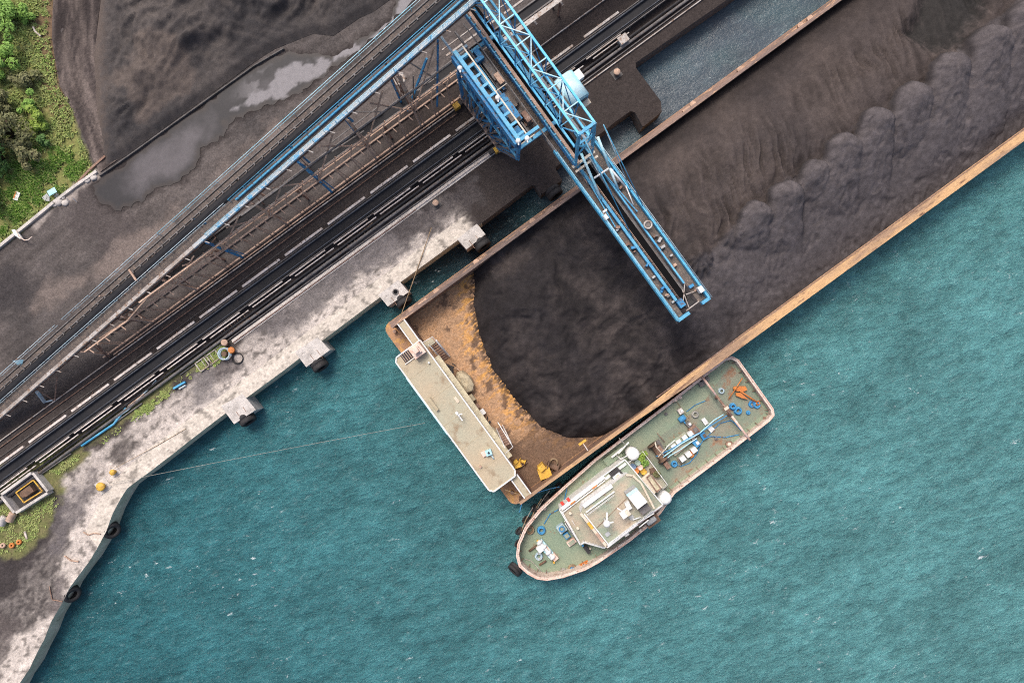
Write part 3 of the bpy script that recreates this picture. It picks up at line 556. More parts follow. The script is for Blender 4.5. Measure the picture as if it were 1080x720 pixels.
# ================================================================== RAILS, PIPES, GROUND CONVEYOR
def rail_line(u0_, u1_, v, label, mat='greyst', slp=None):
    t = thing('crane_rail', label, 'rail', D(u0_, v, GZ), 'crane rails')
    MB().dbox(u0_, u1_, v-(.1 if mat == 'greyst' else .28), v+(.1 if mat == 'greyst' else .28), GZ-.2, GZ+.06).build('concrete_bed', 'conc_d' if mat == 'greyst' else 'conc', t)
    MB().dbox(u0_, u1_, v-.05, v+.05, GZ+.063, GZ+.2).build('rail', 'wseg' if mat == 'wseg' else 'pbeam', t)
    if slp: MB().dbox(u0_, 0, v+.1, v+.16, GZ+.063, GZ+.16).build('cable_angle', 'rust', t)
rail_line(-70, 62, -24.6, 'dark crane rail nearer the conveyors, crossing the whole dock')
rail_line(UV(246, 361)[0], UV(540, 143)[0], -18.25, 'pale crane rail with a rusty angle along the quay', 'wseg', True)
rail_line(UV(540, 143)[0]+.01, 62, -18.25, 'sooty crane rail on the black dock right of the loader')
# ground conveyor (two guard rows and a belt between)
t = thing('ground_conveyor', 'long low belt conveyor with broken white guards along the dock', 'conveyor', D(-60, -21.2, GZ))
m = MB(); zz = 3.35; prof = [(-21.95, zz+.18), (-21.6, zz), (-20.9, zz), (-20.5, zz+.18)]
def strip(m, prof, u0_, u1_, th=.05):
    for i in range(len(prof)-1):
        (v0, z0), (v1, z1) = prof[i], prof[i+1]
        m.add([D(u0_, v0, z0), D(u1_, v0, z0), D(u1_, v1, z1), D(u0_, v1, z1), D(u0_, v0, z0-th), D(u1_, v0, z0-th), D(u1_, v1, z1-th), D(u0_, v1, z1-th)], [(0, 1, 2, 3), (7, 6, 5, 4), (0, 4, 5, 1), (3, 2, 6, 7)])
strip(m, prof, -62, 62); m.build('belt', 'belt', t)
m = MB(); m.dbox(-62, 62, -22.08, -22.0, 3.1, 3.45).dbox(-62, 62, -20.45, -20.37, 3.1, 3.45)
for k in range(62): u = -61+k*2; m.dbox(u, u+.1, -22.1, -20.35, 2.5, 3.1)
m.build('stringer_frame', 'greyst', t)
MB().tube([D(-62, -21.75, 3.62), D(62, -21.75, 3.62)], .09, 8).build('hood_pipe', 'slate', t); MB().tube([D(-62, -20.72, 3.55), D(62, -20.72, 3.55)], .06, 8).build('hood_pipe', 'slate', t)
per = 5.8; ua = UV(78, 437, 3.6)[0]
for k in range(-8, 13):
    u = ua+k*per; f = u < 4
    if u > 60: continue
    mm = 'wseg' if f else 'pbeam'; L_ = 5.05 if f else 4.2+.8*random.random()
    MB().dbox(u, u+L_, -22.42, -22.18, 3.4, 3.64).build('edge_guard', mm, t)
    off = random.uniform(-.3, .3)
    MB().dbox(u-1+off, u+L_-1.2, -20.28, -20.17, 3.3, 3.5).build('edge_guard', mm, t)
    MB().dbox(u-.5, u+L_-.3, -19.93, -19.83, 3.2, 3.38).build('edge_guard', mm, t)
    MB().tube([D(u+L_*.5, -22.5, 3.2), D(u+L_*.5, -22.9, 2.5)], .04, 5).build('guard_stay', 'rust', t)
for (v, r, mt, ua_, ub_, l) in [(-19.55, .13, 'dark', -60, 62, 'long black pipe next to the ground conveyor'), (-19.1, .16, 'greyst', -62, 62, 'long sooty grey pipe nearest the quay'),]:
    m = MB().tube([D(ua_, v, 2.85), D(ub_, v, 2.85)], r, 10)
    for k in range(14): m.dbox(ua_+2+k*8.5, ua_+2.25+k*8.5, v-.16, v+.16, 2.5, 2.8)
    single(m, 'pipe', mt, l, 'pipe', D(ua_, v, GZ), 'pipes along the dock')
def pxpipe(pts, z, r, mt, l):
    single(MB().tube([P(a, b_, z) for a, b_ in pts], r, 8), 'pipe', mt, l, 'pipe', P(*pts[0], GZ), 'pipes along the dock')
pxpipe([(72, 477), (110, 449), (135, 432), (165, 401)], 2.85, .09, 'blue_p', 'pale blue pipe above the grass verge')
pxpipe([(86, 470), (120, 447), (133, 430)], 2.75, .13, 'blue', 'bright blue pipe piece above the grass verge')
pxpipe([(70, 479), (118, 448), (150, 425)], 2.65, .08, 'greyst', 'thin grey pipe nearest the grass verge')
pxpipe([(168, 407), (180, 397.8), (198, 384.5)], 2.75, .12, 'wseg', 'pale white pipe end above the blue channels')
pxpipe([(-20, 545), (40, 502), (75, 478)], 2.75, .07, 'greyst', 'thin grey pipe passing behind the concrete trough')
pxpipe([(135, 428), (152, 415)], 2.9, .06, 'rust_p', 'short tan pipe between the blue pipes')
for v_, u_a, u_b, r_, mt_, l in ((-24.05, -60, 10, .05, 'rust', 'thin rusty cable pipe beside the dark crane rail'), (-23.2, -60, -12, .035, 'greyst', 'thin grey cable on the dark strip between rail and belt'), (-18.75, -32, 60, .07, 'greyst', 'thin grey pipe between the sooty pipe and the pale crane rail')):
    single(MB().tube([D(u_a, v_, 2.62), D((u_a+u_b)/2, v_+.15, 2.62), D(u_b, v_, 2.62)], r_, 6), 'pipe', mt_, l, 'pipe', D(u_a, v_, GZ), 'pipes along the dock')
# cable ladder pieces beside the pipes
for (a, b_, l) in [((232, 352), (262, 332), 'rusty cable ladder lying left of the crane rail'), ((366, 260), (395, 238), 'rusty cable ladder lying on the grey quay midway')]:
    A = P(*a, GZ+.1); B = P(*b_, GZ+.1); d = (B-A).normalized(); s_ = Vector((d.y, -d.x, 0))*.35; m = MB().beam(A+s_, B+s_, .07).beam(A-s_, B-s_, .07)
    for k in range(int((B-A).length/.45)): p = A+d*(.2+k*.45); m.beam(p-s_, p+s_, .05)
    single(m, 'cable_ladder', 'rust_p', l, 'ladder', A, 'cable ladders')

# ================================================================== INCLINED CONVEYOR AND TRESTLE
U0, U1 = -62.0, 17.0
def cz(u): return 5.0+(u+47.8)*(13.4/60.5)
t = thing('inclined_conveyor', 'long inclined belt conveyor climbing on a rusty trestle to the loader', 'conveyor', D(-47, -27.6, GZ))
def cbox(m, v0, v1, z0, z1, a=U0, b=U1):
    m.add([D(u, v, cz(u)+z) for z in (z0, z1) for v in (v0, v1) for u in (a, b)], [(0, 2, 3, 1), (4, 5, 7, 6), (0, 1, 5, 4), (2, 6, 7, 3), (0, 4, 6, 2), (1, 3, 7, 5)]); return m
def cp(u, v, z): return D(u, v, cz(u)+z)
m = MB(); pr = [(-28.0, .22), (-27.8, .4), (-27.5, .46), (-27.25, .38), (-27.1, .2)]
for i in range(4):
    (v0, z0), (v1, z1) = pr[i], pr[i+1]; m.add([cp(U0, v0, z0), cp(U1, v0, z0), cp(U1, v1, z1), cp(U0, v1, z1)], [(0, 1, 2, 3)], True)
m.build('belt_cover', 'belt', t)
cbox(MB(), -28.75, -28.3, -.12, -.05).build('walkway', 'walk', t)
cbox(MB(), -27.0, -26.35, -.12, -.05).build('walkway', 'walk', t)
m = MB(); cbox(m, -28.95, -28.85, -.35, 0); cbox(m, -28.3, -28.22, -.1, .15); m.build('cable_tray', 'greyst', t)
m = MB()
k = U0+.6
while k < U1: m.add([cp(k+a, v, z) for z in (0, .36) for v in (-28.24, -27.98) for a in (0, .14)], [(0, 2, 3, 1), (4, 5, 7, 6), (0, 1, 5, 4), (2, 6, 7, 3), (0, 4, 6, 2), (1, 3, 7, 5)]); k += 1.05
ob = m.build('idler_bracket', 'greyst', t); ob['kind'] = 'stuff'
cbox(MB(), -26.3, -25.95, -.28, .05, U0, -20).build('side_beam', 'pbeam', t); cbox(MB(), -26.3, -25.95, -.28, .05, -19.99, U1).build('side_beam', 'bluebeam', t)
def rail_on(m, v, zt, a, b, stepu=2.0, r=.035):
    m.tube([cp(a, v, zt), cp(b, v, zt)], r, 5); m.tube([cp(a, v, zt*.55), cp(b, v, zt*.55)], r*.7, 4); k = a
    while k <= b: m.tube([cp(k, v, -.1), cp(k, v, zt)], r*.8, 4); k += stepu
    return m
rail_on(MB(), -29.05, 1.05, U0, -37).build('handrail', 'blue_p', t)
rail_on(MB(), -29.05, 1.05, -36.0, -22).build('handrail', 'blue_p', t); rail_on(MB(), -29.05, 1.05, -21.9, U1).build('handrail', 'cyan', t)
rail_on(MB(), -26.95, 1.0, U0, -14.5).build('handrail', 'blue_p', t)
rail_on(MB(), -26.95, 1.0, -14, U1).build('handrail', 'blue', t)
cbox(MB(), -26.85, -26.7, .02, .25, -13.5, U1).build('cable_duct', 'blue', t)
rail_on(MB(), -25.98, .9, -18, U1, 1.4).build('handrail', 'cyan', t)
m = MB()
for v in (-28.9, -26.2): # lower chords + web of the gallery
    m.beam(cp(U0, v, -1.1), cp(U1, v, -1.1), .14)
    k = U0
    while k < U1-2: m.beam(cp(k, v, -.3), cp(k+1.5, v, -1.1), .07); m.beam(cp(k+1.5, v, -1.1), cp(k+3, v, -.3), .07); k += 3
m.build('gallery_truss', 'rust', t)
for k in range(28):                               # small stubs along the side beam
    u = -60+k*2.75
    if u < U1: MB().beam(cp(u, -25.95, -.2), cp(u+.35, -25.45, -.25), .09).build('bracket', 'pbeam', t)
# trestle
VT = -25.25
m = MB()
ua, ub = UV(112, 380, 2.7)[0], 13.0
for z, w_ in ((2.75, .16),): m.dbox(ua, ub, VT-.08, VT+.08, z, z+.2)
m.dbox(ua+1, ub, VT+.3, VT+.42, 2.6, 2.72); m.dbox(ua+2, ub, VT-1.8, VT-1.7, 2.6, 2.75)
m.build('bottom_rail', 'rust_p', t)
for z, a in ((7.7, -36.5), (9.9, -28.0)):
    m = MB().dbox(a, ub, VT-.07, VT+.07, z, z+.16)
    if z < 8: m.dbox(a+1, ub, VT-.75, VT-.65, z-.3, z-.16)
    m.build('middle_rail', 'rust_p', t)
for z, a in ((12.6, -14.0),):
    MB().dbox(a, ub, VT-.07, VT+.07, z, z+.14).build('middle_rail', 'greyst', t)
k = ua+.5; i = 0
while k < 11:
    top = min(cz(k)-.4, 7.8 if (i % 3) else 99); m = MB()
    big = (i % 3 == 0); w_ = .22 if big else .13
    m.beam(D(k, VT, GZ), D(k, VT if not big else VT-.55, top), w_)
    m.beam(D(k+.45, VT, GZ), D(k+.1, VT-.4 if big else VT, top), .09)
    if big: m.beam(D(k, VT-3.7, GZ), D(k, VT-3.6, cz(k)-1.1), .2)
    m.build('leg', 'blue_d' if (i in (9, 15)) else ('rust_p'), t)
    if big:
        MB().beam(D(k, VT, 3), D(k, VT-3.6, cz(k)-1.2), .1).beam(D(k, VT-3.6, 3), D(k, VT-.4, cz(k)-1.2), .1).build('cross_brace', 'rust', t)
        if cz(k) > 8.5: MB().beam(D(k, VT, 7.8), D(k+4.2, VT-.4, cz(k+4.2)-.6), .12).beam(D(k, VT, 7.8), D(k-3.6, VT-.4, cz(k-3.6)-.6), .12).build('knee_brace', 'rust_p', t)
    if cz(k) > 9: MB().beam(D(k, VT, 7.8), D(k+.9, VT-.2, min(cz(k)-.6, 10)), .1).build('hanger', 'rust_p', t)
    MB().beam(D(k+1.2, VT, 7.75), D(k+1.35, VT+.6, 7.6), .1).build('bracket', 'rust_p', t)
    k += 2.05; i += 1
# tall blue braces near the loader
for (a, b_) in [((410, 78, 12.5), (427, 117, 5)), ((450, 62, 12.5), (430, 117, 5)), ((372, 128, 9.5), (360, 118, 12.0)), ((363, 124, 12), (374, 138, 7.8))]:
    MB().beam(P(*a), P(*b_), .2).build('strut', 'blue_d', t)
for (a, b_) in [((368, 118, 10), (428, 118, 5)), ((384, 138, 7.7), (350, 160, 7.7)), ((400, 112, 8), (350, 150, 8)), ((432, 66, 12), (470, 90, 7)), ((470, 70, 9), (430, 104, 7.5)), ((436, 80, 11), (436, 112, 6)), ((441, 96, 8), (460, 82, 8))]:
    MB().beam(P(*a), P(*b_), .11).build('strut', 'greyst', t)
# support frames at the low end
for (a, b_, c_) in [((39, 413), (47, 424), (58, 421)), ]:
    MB().beam(P(*a, 5.0), P(*b_, 2.6), .28).beam(P(*b_, 2.62), P(*c_, 2.62), .16).build('leg', 'blue_p', t)
    MB().beam(P(40, 411, 5.2), P(57, 422, 2.7), .1).beam(P(60, 397, 5.4), P(58, 422, 2.7), .1).build('leg', 'rust', t)
MB().beam(P(101, 362, 5.6), P(113, 376, 2.7), .14).beam(P(104, 364, 5.6), P(116, 377, 2.7), .08).build('leg', 'rust', t)
MB().add([P(13, 380, 6.4), P(25, 379, 6.4), P(22, 388, 5.4), P(13, 380, 6.3), P(25, 379, 6.3), P(22, 388, 5.3)], [(0, 1, 2), (5, 4, 3), (0, 3, 4, 1), (1, 4, 5, 2), (2, 5, 3, 0)]).build('bracket_plate', 'cyan', t)
# portal frame straddling the gallery at the low end
MB().beam(cp(UV(150, 286, 8)[0], -28.3, .9), cp(UV(158, 298, 8)[0], -26.9, .9), .18).beam(cp(-31, -28.3, .0), cp(-31, -28.3, .9), .12).build('stirrup', 'rust_p', t)

# second horizontal conveyor under the trestle, continuing right of the loader
t = thing('horizontal_conveyor', 'raised horizontal conveyor gallery passing under the blue loader', 'conveyor', D(0, -26.6, GZ))
m = MB().dbox(-33, 62, -27.3, -26.5, 6.9, 6.98); m.build('belt', 'belt', t)
MB().dbox(12, 62, -26.05, -25.62, 7.5, 7.62).dbox(12, 62, -25.55, -25.42, 7.9, 8.0).build('walkway', 'pbeam', t)
MB().dbox(-33, 62, -27.5, -27.36, 6.8, 7.2).dbox(-33, 62, -26.45, -26.3, 6.8, 7.2).build('stringer', 'greyst', t)
MB().dbox(12, 62, -28.2, -28.0, 7.2, 7.4).dbox(12, 62, -28.9, -28.8, 7.2, 7.4).build('pipe_run', 'pbeam', t)
for k in range(9): u = -32+k*11.5; MB().beam(D(u, -27.3, GZ), D(u, -27.3, 6.8), .2).beam(D(u, -26.2, GZ), D(u, -26.2, 6.8), .2).beam(D(u, -27.3, 4), D(u, -26.2, 6), .1).build('leg', 'rust', t)
for k in range(6): u = 18+k*3.4; MB().dbox(u, u+.2, -25.6, -25.1, 7.5, 7.58).build('bracket', 'greyst', t)
t = thing('coil_winch', 'round pale winch wheel under the conveyor beside the loader', 'winch', P(421, 84, GZ)); c = P(421, 84, 6)
MB().torus(c, .55, .16).build('wheel', 'pbeam', t); MB().cyl(c-ZD*3.5, .2, 3.6, 10).build('post', 'greyst', t); MB().obox(c, 1.6, .5, 5.6, 5.9, 36).build('cradle', 'greyst', t)

# ================================================================== SHIPLOADER
t = thing('ship_loader', 'tall blue ship loader reaching its long boom over the coal barge', 'ship loader', D(14, -21.4, GZ))
def lattice(m, a0, a1, b0, b1, n_, w_=.12, diag=True, post=True):
    for i in range(n_+1):
        s_ = i/n_; A = a0.lerp(a1, s_); B = b0.lerp(b1, s_)
        if post: m.beam(A, B, w_)
        if diag and i < n_:
            q = (i+1)/n_
            m.beam(A, b0.lerp(b1, q), w_*.85) if i % 2 == 0 else m.beam(B, a0.lerp(a1, q), w_*.85)
    return m
# upper box truss
ta, tb, zb, zt = 14.95, 16.6, 17.0, 20.9; v0, v1 = -31.5, -10.85
for (u, z) in ((ta, zb), (tb, zb), (ta, zt), (tb, zt)):
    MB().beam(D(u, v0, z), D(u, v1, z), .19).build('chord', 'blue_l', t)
nb = 9
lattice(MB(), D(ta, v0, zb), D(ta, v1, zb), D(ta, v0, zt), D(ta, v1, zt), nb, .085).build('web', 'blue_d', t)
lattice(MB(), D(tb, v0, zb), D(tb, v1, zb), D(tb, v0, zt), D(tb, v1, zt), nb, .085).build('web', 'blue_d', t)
lattice(MB(), D(ta, v0, zt), D(ta, v1, zt), D(tb, v0, zt), D(tb, v1, zt), nb, .09).build('top_bracing', 'cyan', t)
lattice(MB(), D(ta, v0, zb), D(ta, v1, zb), D(tb, v0, zb), D(tb, v1, zb), nb, .09).build('bottom_bracing', 'blue', t)
m = MB()                                          # end frame going down to the boom
for u in (ta, tb): m.beam(D(u, v1, zt), D(u-.2 if u == ta else u+.1, v1+.9, 13.2), .24)
m.beam(D(ta, v1, zt), D(tb, v1, zt), .26).beam(D(ta, v1, zb), D(tb, v1, zb), .2).beam(D(ta, v1+.3, 18.2), D(tb, v1+.5, 15), .16).beam(D(tb, v1+.3, 18.2), D(ta, v1+.5, 15), .16).beam(D(ta-.2, v1+.9, 13.3), D(tb+.1, v1+.9, 13.3), .22)
m.build('end_frame', 'blue', t)
MB().dbox(14.4, 17, v1+.75, v1+1.0, 13.6, 13.8).dbox(14.4, 17, v1+1.3, v1+1.5, 13.6, 13.8).build('cross_walk', 'cream', t)
# fixed guide beam and belts below the truss
MB().dbox(14.92, 15.22, -29, -9.9, 13.95, 14.15).build('guide_beam', 'gbeam', t)
MB().dbox(14.6, 14.7, -29, -9.9, 13.5, 14.3).build('guide_fascia', 'blue_d', t)
m = MB()
for k in range(24): m.dbox(14.62, 14.86, -28.6+k*.8, -28.5+k*.8, 14.0, 14.5)
m.beam(D(14.62, -28.6, 14.6), D(14.62, -10, 14.6), .06); ob = m.build('guide_rail_posts', 'blue', t)
MB().dbox(15.24, 16.3, -31, -10, 12.9, 13.0).build('upper_belt', 'black', t)  # near-black belt strip also paints the shadowed gap beside the truss
MB().dbox(16.35, 16.6, -31, -10, 15.6, 15.8).build('return_pipe', 'grey', t)
MB().dbox(16.65, 17.1, -31, -12, 16.2, 16.26).build('walkway', 'walk', t)
# telescoping boom
bz = 12.5; ul, ur = 14.2, 17.9; vb0, vb1 = -24.5, 7.85
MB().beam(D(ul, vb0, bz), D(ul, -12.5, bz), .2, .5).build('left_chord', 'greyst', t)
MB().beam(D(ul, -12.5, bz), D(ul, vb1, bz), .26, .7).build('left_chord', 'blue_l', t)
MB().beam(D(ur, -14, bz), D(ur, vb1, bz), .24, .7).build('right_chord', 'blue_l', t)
MB().dbox(ul+.18, ul+.78, vb0, vb1-.2, bz-.25, bz-.2).build('left_walkway', 'walk', t)
MB().dbox(ur-1.0, ur-.16, -13, vb1-.2, bz-.25, bz-.2).build('right_walkway', 'walk', t)
MB().dbox(ul+.82, ul+1.08, vb0, vb1-1.7, bz-.1, bz+.32).build('left_duct', 'blue', t)
MB().dbox(ur-1.22, ur-1.06, -13, vb1-2.6, bz-.1, bz+.25).build('right_duct', 'blue', t)
MB().dbox(ul+1.42, ul+2.2, -24, vb1-1.2, bz-.75, bz-.65).build('boom_belt', 'black', t)
MB().dbox(ur-1.52, ur-1.26, -12, vb1-2.0, bz-.9, bz-.6).build('belt_skirt', 'greyst', t)
def hrail(m, u, a, b, z, st=1.0, r=.03):
    m.tube([D(u, a, z+.95), D(u, b, z+.95)], r, 5); m.tube([D(u, a, z+.5), D(u, b, z+.5)], r*.7, 4); k = a
    while k <= b: m.tube([D(u, k, z-.2), D(u, k, z+.95)], r, 4); k += st
    return m
hrail(MB(), ul-.05, -12, vb1, bz).build('handrail', 'cyan', t)
hrail(MB(), ur+.05, -12, vb1, bz).build('handrail', 'blue_p', t)
hrail(MB(), ul+1.2, -9.5, vb1-1.5, bz-.2, .8).build('handrail', 'rust_p', t)
m = MB()
for k in range(22): m.dbox(ul+1.1, ul+1.4, -9.3+k*.75, -9.22+k*.75, bz-.3, bz-.1)
m.build('idler_rack', 'greyst', t)
m = MB().beam(D(ul-.05, vb1, bz), D(ul+1.3, vb1, bz), .3, .6).beam(D(ur-.9, vb1, bz), D(ur+.05, vb1, bz), .3, .6); m.build('nose_beam', 'blue', t)
MB().beam(D(ul+1.2, vb1-.3, bz), D(ur-.9, vb1-.3, bz-.2), .1).build('nose_rail', 'pbeam', t)
MB().beam(D(ul+1.3, vb1-1, bz), D(ur-1, vb1-2.6, bz), .08).beam(D(ul+1.6, vb1-.4, bz), D(ur-1.6, vb1-2.2, bz), .08).beam(D(ur-1.6, vb1-1.6, bz), D(ur-.6, vb1-1.3, bz), .08).build('nose_bracing', 'pbeam', t)
MB().dbox(ul+.9, ul+1.5, vb1-1.6, vb1-.8, bz-.6, bz+.2).build('chute_head', 'blue_d', t)
MB().dbox(ul+1.6, ur-1.1, vb1-1.9, vb1-.4, bz-4.2, bz-1).build('chute', 'dark', t)
for (u, v) in ((ul-.1, vb1+.15), (ur+.1, vb1+.15)): MB().cyl(D(u, v, bz-.6), .14, .35, 10).build('bumper', 'dark', t)
MB().dbox(ur-.5, ur-.05, vb1-1.5, vb1-.9, bz-.1, bz+.7).build('lamp_box', 'white', t)
MB().dbox(ul-.1, ul+.3, -4.6, -4.1, bz+.1, bz+.75).dbox(ul+.25, ul+.7, -5, -4.8, bz, bz+.3).build('motor', 'white', t)
c = P(683.5, 237, 13); MB().torus(c, .36, .09).build('hose_reel', 'pbeam', t)
MB().cyl(c-ZD*.5, .22, .4, 12).build('reel_hub', 'greyst', t)
rn = random.Random(3)
for k in range(26):
    side = k % 2; u = (ul+.3+rn.random()*.4) if side else (ur-.9+rn.random()*.6); v = rn.uniform(-8, 6.5); s_ = rn.uniform(.12, .3)
    MB().obox(D(u, v), s_, s_*1.8, bz-.2, bz+rn.uniform(.05, .35), -53.9+rn.uniform(-30, 30)).build('junction_gear', rn.choice(['rust', 'greyst', 'grey', 'rust_p', 'blue_d']), t)
# inclined white struts and stays
def tb2(a, b_, r, name, mat): MB().tube([P(*a), P(*b_)], r, 7).build(name, mat, t)
tb2((613, 162, 14.5), (634, 210, 12.9), .13, 'strut', 'cyan'); tb2((630.5, 144.5, 15.5), (643, 177, 14), .13, 'strut', 'cyan'); tb2((643, 177, 14), (652, 200, 12.8), .12, 'strut', 'cyan'); tb2((626.6, 188, 13.8), (643, 177, 14), .1, 'strut', 'white'); tb2((643, 177, 14), (660, 197, 12.8), .1, 'strut', 'white')
tb2((636.5, 131.5, 20.8), (678, 217, 12.9), .045, 'stay', 'blue'); tb2((636.5, 131.5, 20.8), (665, 200, 12.9), .045, 'stay', 'blue_p'); tb2((615, 144.5, 20.8), (666, 248, 12.9), .045, 'stay', 'blue'); tb2((616, 144.5, 20.8), (641, 200, 12.9), .045, 'stay', 'blue_p'); tb2((624, 165, 14), (645, 205, 12.9), .09, 'strut', 'blue'); tb2((622, 166, 14), (640, 197, 12.9), .06, 'strut', 'blue_p')
tb2((660, 196, 13), (668, 216, 12.9), .06, 'strut', 'white')
for (a, b_) in ((D(15.2, -10, 13), D(14.6, -3, 12.6)), (D(16.5, -10, 13), D(17.2, -3, 12.6))): MB().beam(a, b_, .1).build('strut', 'blue', t)
# portal frame: lattice side facing the quay end
us = 11.4; va, vb = -24.6, -14.5
MB().beam(D(us, va, 16), D(us, vb, 16), .36, .5).build('portal_girder', 'blue', t)
MB().beam(D(us+.9, va, 16), D(us+.9, vb, 16), .13).build('cable_rail', 'cream', t)
MB().beam(D(us-.35, va, 15), D(us-.35, vb, 15), .25, 1.4).build('portal_girder', 'blue_d', t)
for z in (12.5, 9.3): MB().beam(D(us, va, z), D(us, vb-.1*(z < 10), z), .22, .3).build('side_beam', 'blue', t)
lattice(MB(), D(us, va, 12.5), D(us, vb, 12.5), D(us, va, 16), D(us, vb, 16), 7, .16).build('side_lattice', 'blue', t)
lattice(MB(), D(us, va, 9.3), D(us, vb, 9.3), D(us, va, 12.5), D(us, vb, 12.5), 7, .2).build('side_lattice', 'blue_d', t)
lattice(MB(), D(us-.1, -24.4, 4.2), D(us-.1, -18.2, 4.2), D(us, -24.6, 9.3), D(us, -15.5, 9.3), 5, .26).build('side_lattice', 'blue_d', t)
lattice(MB(), D(us-.2, -24.4, 3.6), D(us-.2, -17.8, 3.6), D(us-.1, -24.6, 9.2), D(us-.1, -14.9, 9.2), 9, .16).build('side_lattice', 'greyst', t)
lattice(MB(), D(us+.5, -24.4, 3.4), D(us+.5, -18.2, 3.4), D(us+.4, -24.6, 12.5), D(us+.4, -15, 12.5), 7, .2).build('side_lattice', 'rust', t)
MB().beam(D(us-.1, -25.2, 3.5), D(us-.1, -17.6, 3.5), .3, .6).build('sill_beam', 'rust_p', t)
MB().beam(D(us-.05, va, 11), D(us-.1, -24.6, 3.4), .3).build('leg', 'blue_d', t); MB().beam(D(us, vb, 16), D(us, vb-.2, 9.3), .3).beam(D(us, vb-.2, 9.3), D(us-.1, -18.2, 3.4), .32).build('leg', 'blue_d', t)
for v in (-24.6, -18.25):
    MB().beam(D(16.2, v, 13.5), D(16.2, v, 3.2), .4).build('leg', 'blue_d', t)
    for u in (us, 16.2): MB().dbox(u-1.2, u+1.2, v-.22, v+.22, 2.85, 3.3).build('bogie', 'dark', t)
    m = MB()
    for u in (us-.8, us+.8, 15.4, 17): m.lathe(D(u, v, 2.98), [(.01, -.09), (.28, -.09), (.28, .09), (.01, .09)], VD, 14)
    m.build('wheel', 'greyst', t)
MB().beam(D(16.2, va, 13.4), D(16.2, vb, 13.4), .35).beam(D(us, vb, 13.4), D(16.2, vb, 13.4), .35).beam(D(us, va, 13.4), D(16.2, va, 13.4), .35).beam(D(us+.1, vb, 16), D(13.6, vb, 16), .3).build('ring_beam', 'blue', t)
# machinery deck
MB().dbox(us+.5, 14.1, va, vb-.1, 13.0, 13.1).build('deck', 'walk', t)
MB().dbox(12.9, 13.05, -27, vb, 13.5, 13.9).dbox(13.95, 14.05, -27, -12, 14.0, 14.12).build('deck_stringer', 'greyst', t)
for k in range(30):
    u = rn.uniform(us+.8, 13.8); v = rn.uniform(va+.3, vb-.6); s_ = rn.uniform(.25, .8)
    MB().obox(D(u, v), s_*1.5, s_*.7, 13.1, 13.2+rn.uniform(.1, 1.1), -53.9 if k % 3 else 36.1).build('deck_gear', rn.choice(['greyst', 'rust', 'walk', 'blue_d', 'rust_p', 'dark', 'blue_d', 'conc_d']), t)
MB().dbox(us+1.1, us+1.9, -19.5, -16.5, 13.1, 14.0).build('drive_cover', 'blue_d', t)
MB().dbox(us+1.1, us+1.6, -23.5, -20.2, 13.1, 13.9).build('drive_cover', 'blue', t)
MB().dbox(us+1.9, us+2.5, -24, -21, 13.1, 13.7).build('motor_bed', 'greyst', t)
MB().beam(D(us+.9, -19.8, 14.8), D(us+2.4, -19.8, 14.8), .07).beam(D(us+.2, vb, 14.4), D(us+1.8, vb, 14.4), .08).build('guard_bar', 'cream', t)
for k in range(9): MB().dbox(us+.18, us+.85, va+.7+k*1.1, va+.95+k*1.1, 15.9, 16.08).build('tie_plate', 'blue', t)
for (px, py) in ((485, 72), (525, 103), (546.5, 148.5), (556, 146)):
    c = P(px, py, 17.2); lp = MB().tube([c-ZD*1.2, c], .05, 6).build('lamp_post', 'white', t); MB().dome(c, .24, .18, 14).beam(c, c+VD*.35-UD*.2, .12).build('flood_lamp', 'white', lp)
MB().dbox(us-.2, us+.0, va-2.6, va, 15.4, 15.6).dbox(us, us+1.4, va-.1, va+.1, 15.4, 15.6).build('ladder_frame', 'blue_p', t)
MB().beam(D(us-.5, va-2, 15.5), D(us-3, -25.2, 5), .16).build('brace', 'blue_d', t)
MB().dbox(us-.6, us+.4, vb-3.9, vb-3.3, 2.6, 3.4).build('rail_clamp', 'yellow', t)
MB().dbox(us-1.4, us-.7, -24.9, -24.3, 2.6, 3.4).build('rail_clamp', 'yellow', t)
# operator cab: rounded teal-white hood beside the truss
cu, cv = UV(603, 90, 16.5)
def hood(m, u, v, lu, lv, z0, h, n1=10):
    vs = []; fs = []
    for i in range(n1+1):
        a = math.pi*i/n1; s_ = math.cos(a); vs += [D(u+lu*.5*s_, v-lv/2, z0+h*math.sin(a)**.7), D(u+lu*.5*s_, v+lv/2, z0+h*math.sin(a)**.7)]
    fs = [(2*i, 2*i+1, 2*i+3, 2*i+2) for i in range(n1)]
    m.add(vs, fs, True); b_ = len(m.v)-2*(n1+1); m.f += [[b_+2*i for i in range(n1+1)], [b_+2*i+1 for i in range(n1+1)][::-1]]; m.sm += [False, False]; return m
hood(MB(), cu, cv, 2.3, 2.7, 15.2, 1.0).build('cab_roof', 'cyan', t)
cw = MB().dbox(cu-1.12, cu+1.12, cv-1.33, cv+1.33, 13.6, 15.2).build('cab_wall', 'blue', t)
MB().dbox(cu-.9, cu+.9, cv+1.34, cv+1.38, 14.1, 15.0).build('cab_window', 'glass', cw)
MB().dbox(cu+.5, cu+1.7, cv-1.1, cv-.2, 14.9, 15.6).build('air_conditioner', 'white', t)
MB().dbox(cu+.2, cu+1.1, cv+1.4, cv+1.9, 14.2, 14.5).build('cab_step', 'cream', t)
MB().dbox(16.9, cu-1.1, cv-1, cv-.7, 14, 14.3).dbox(16.9, cu-1.1, cv+.7, cv+1, 14, 14.3).build('cab_bracket', 'blue_d', t)

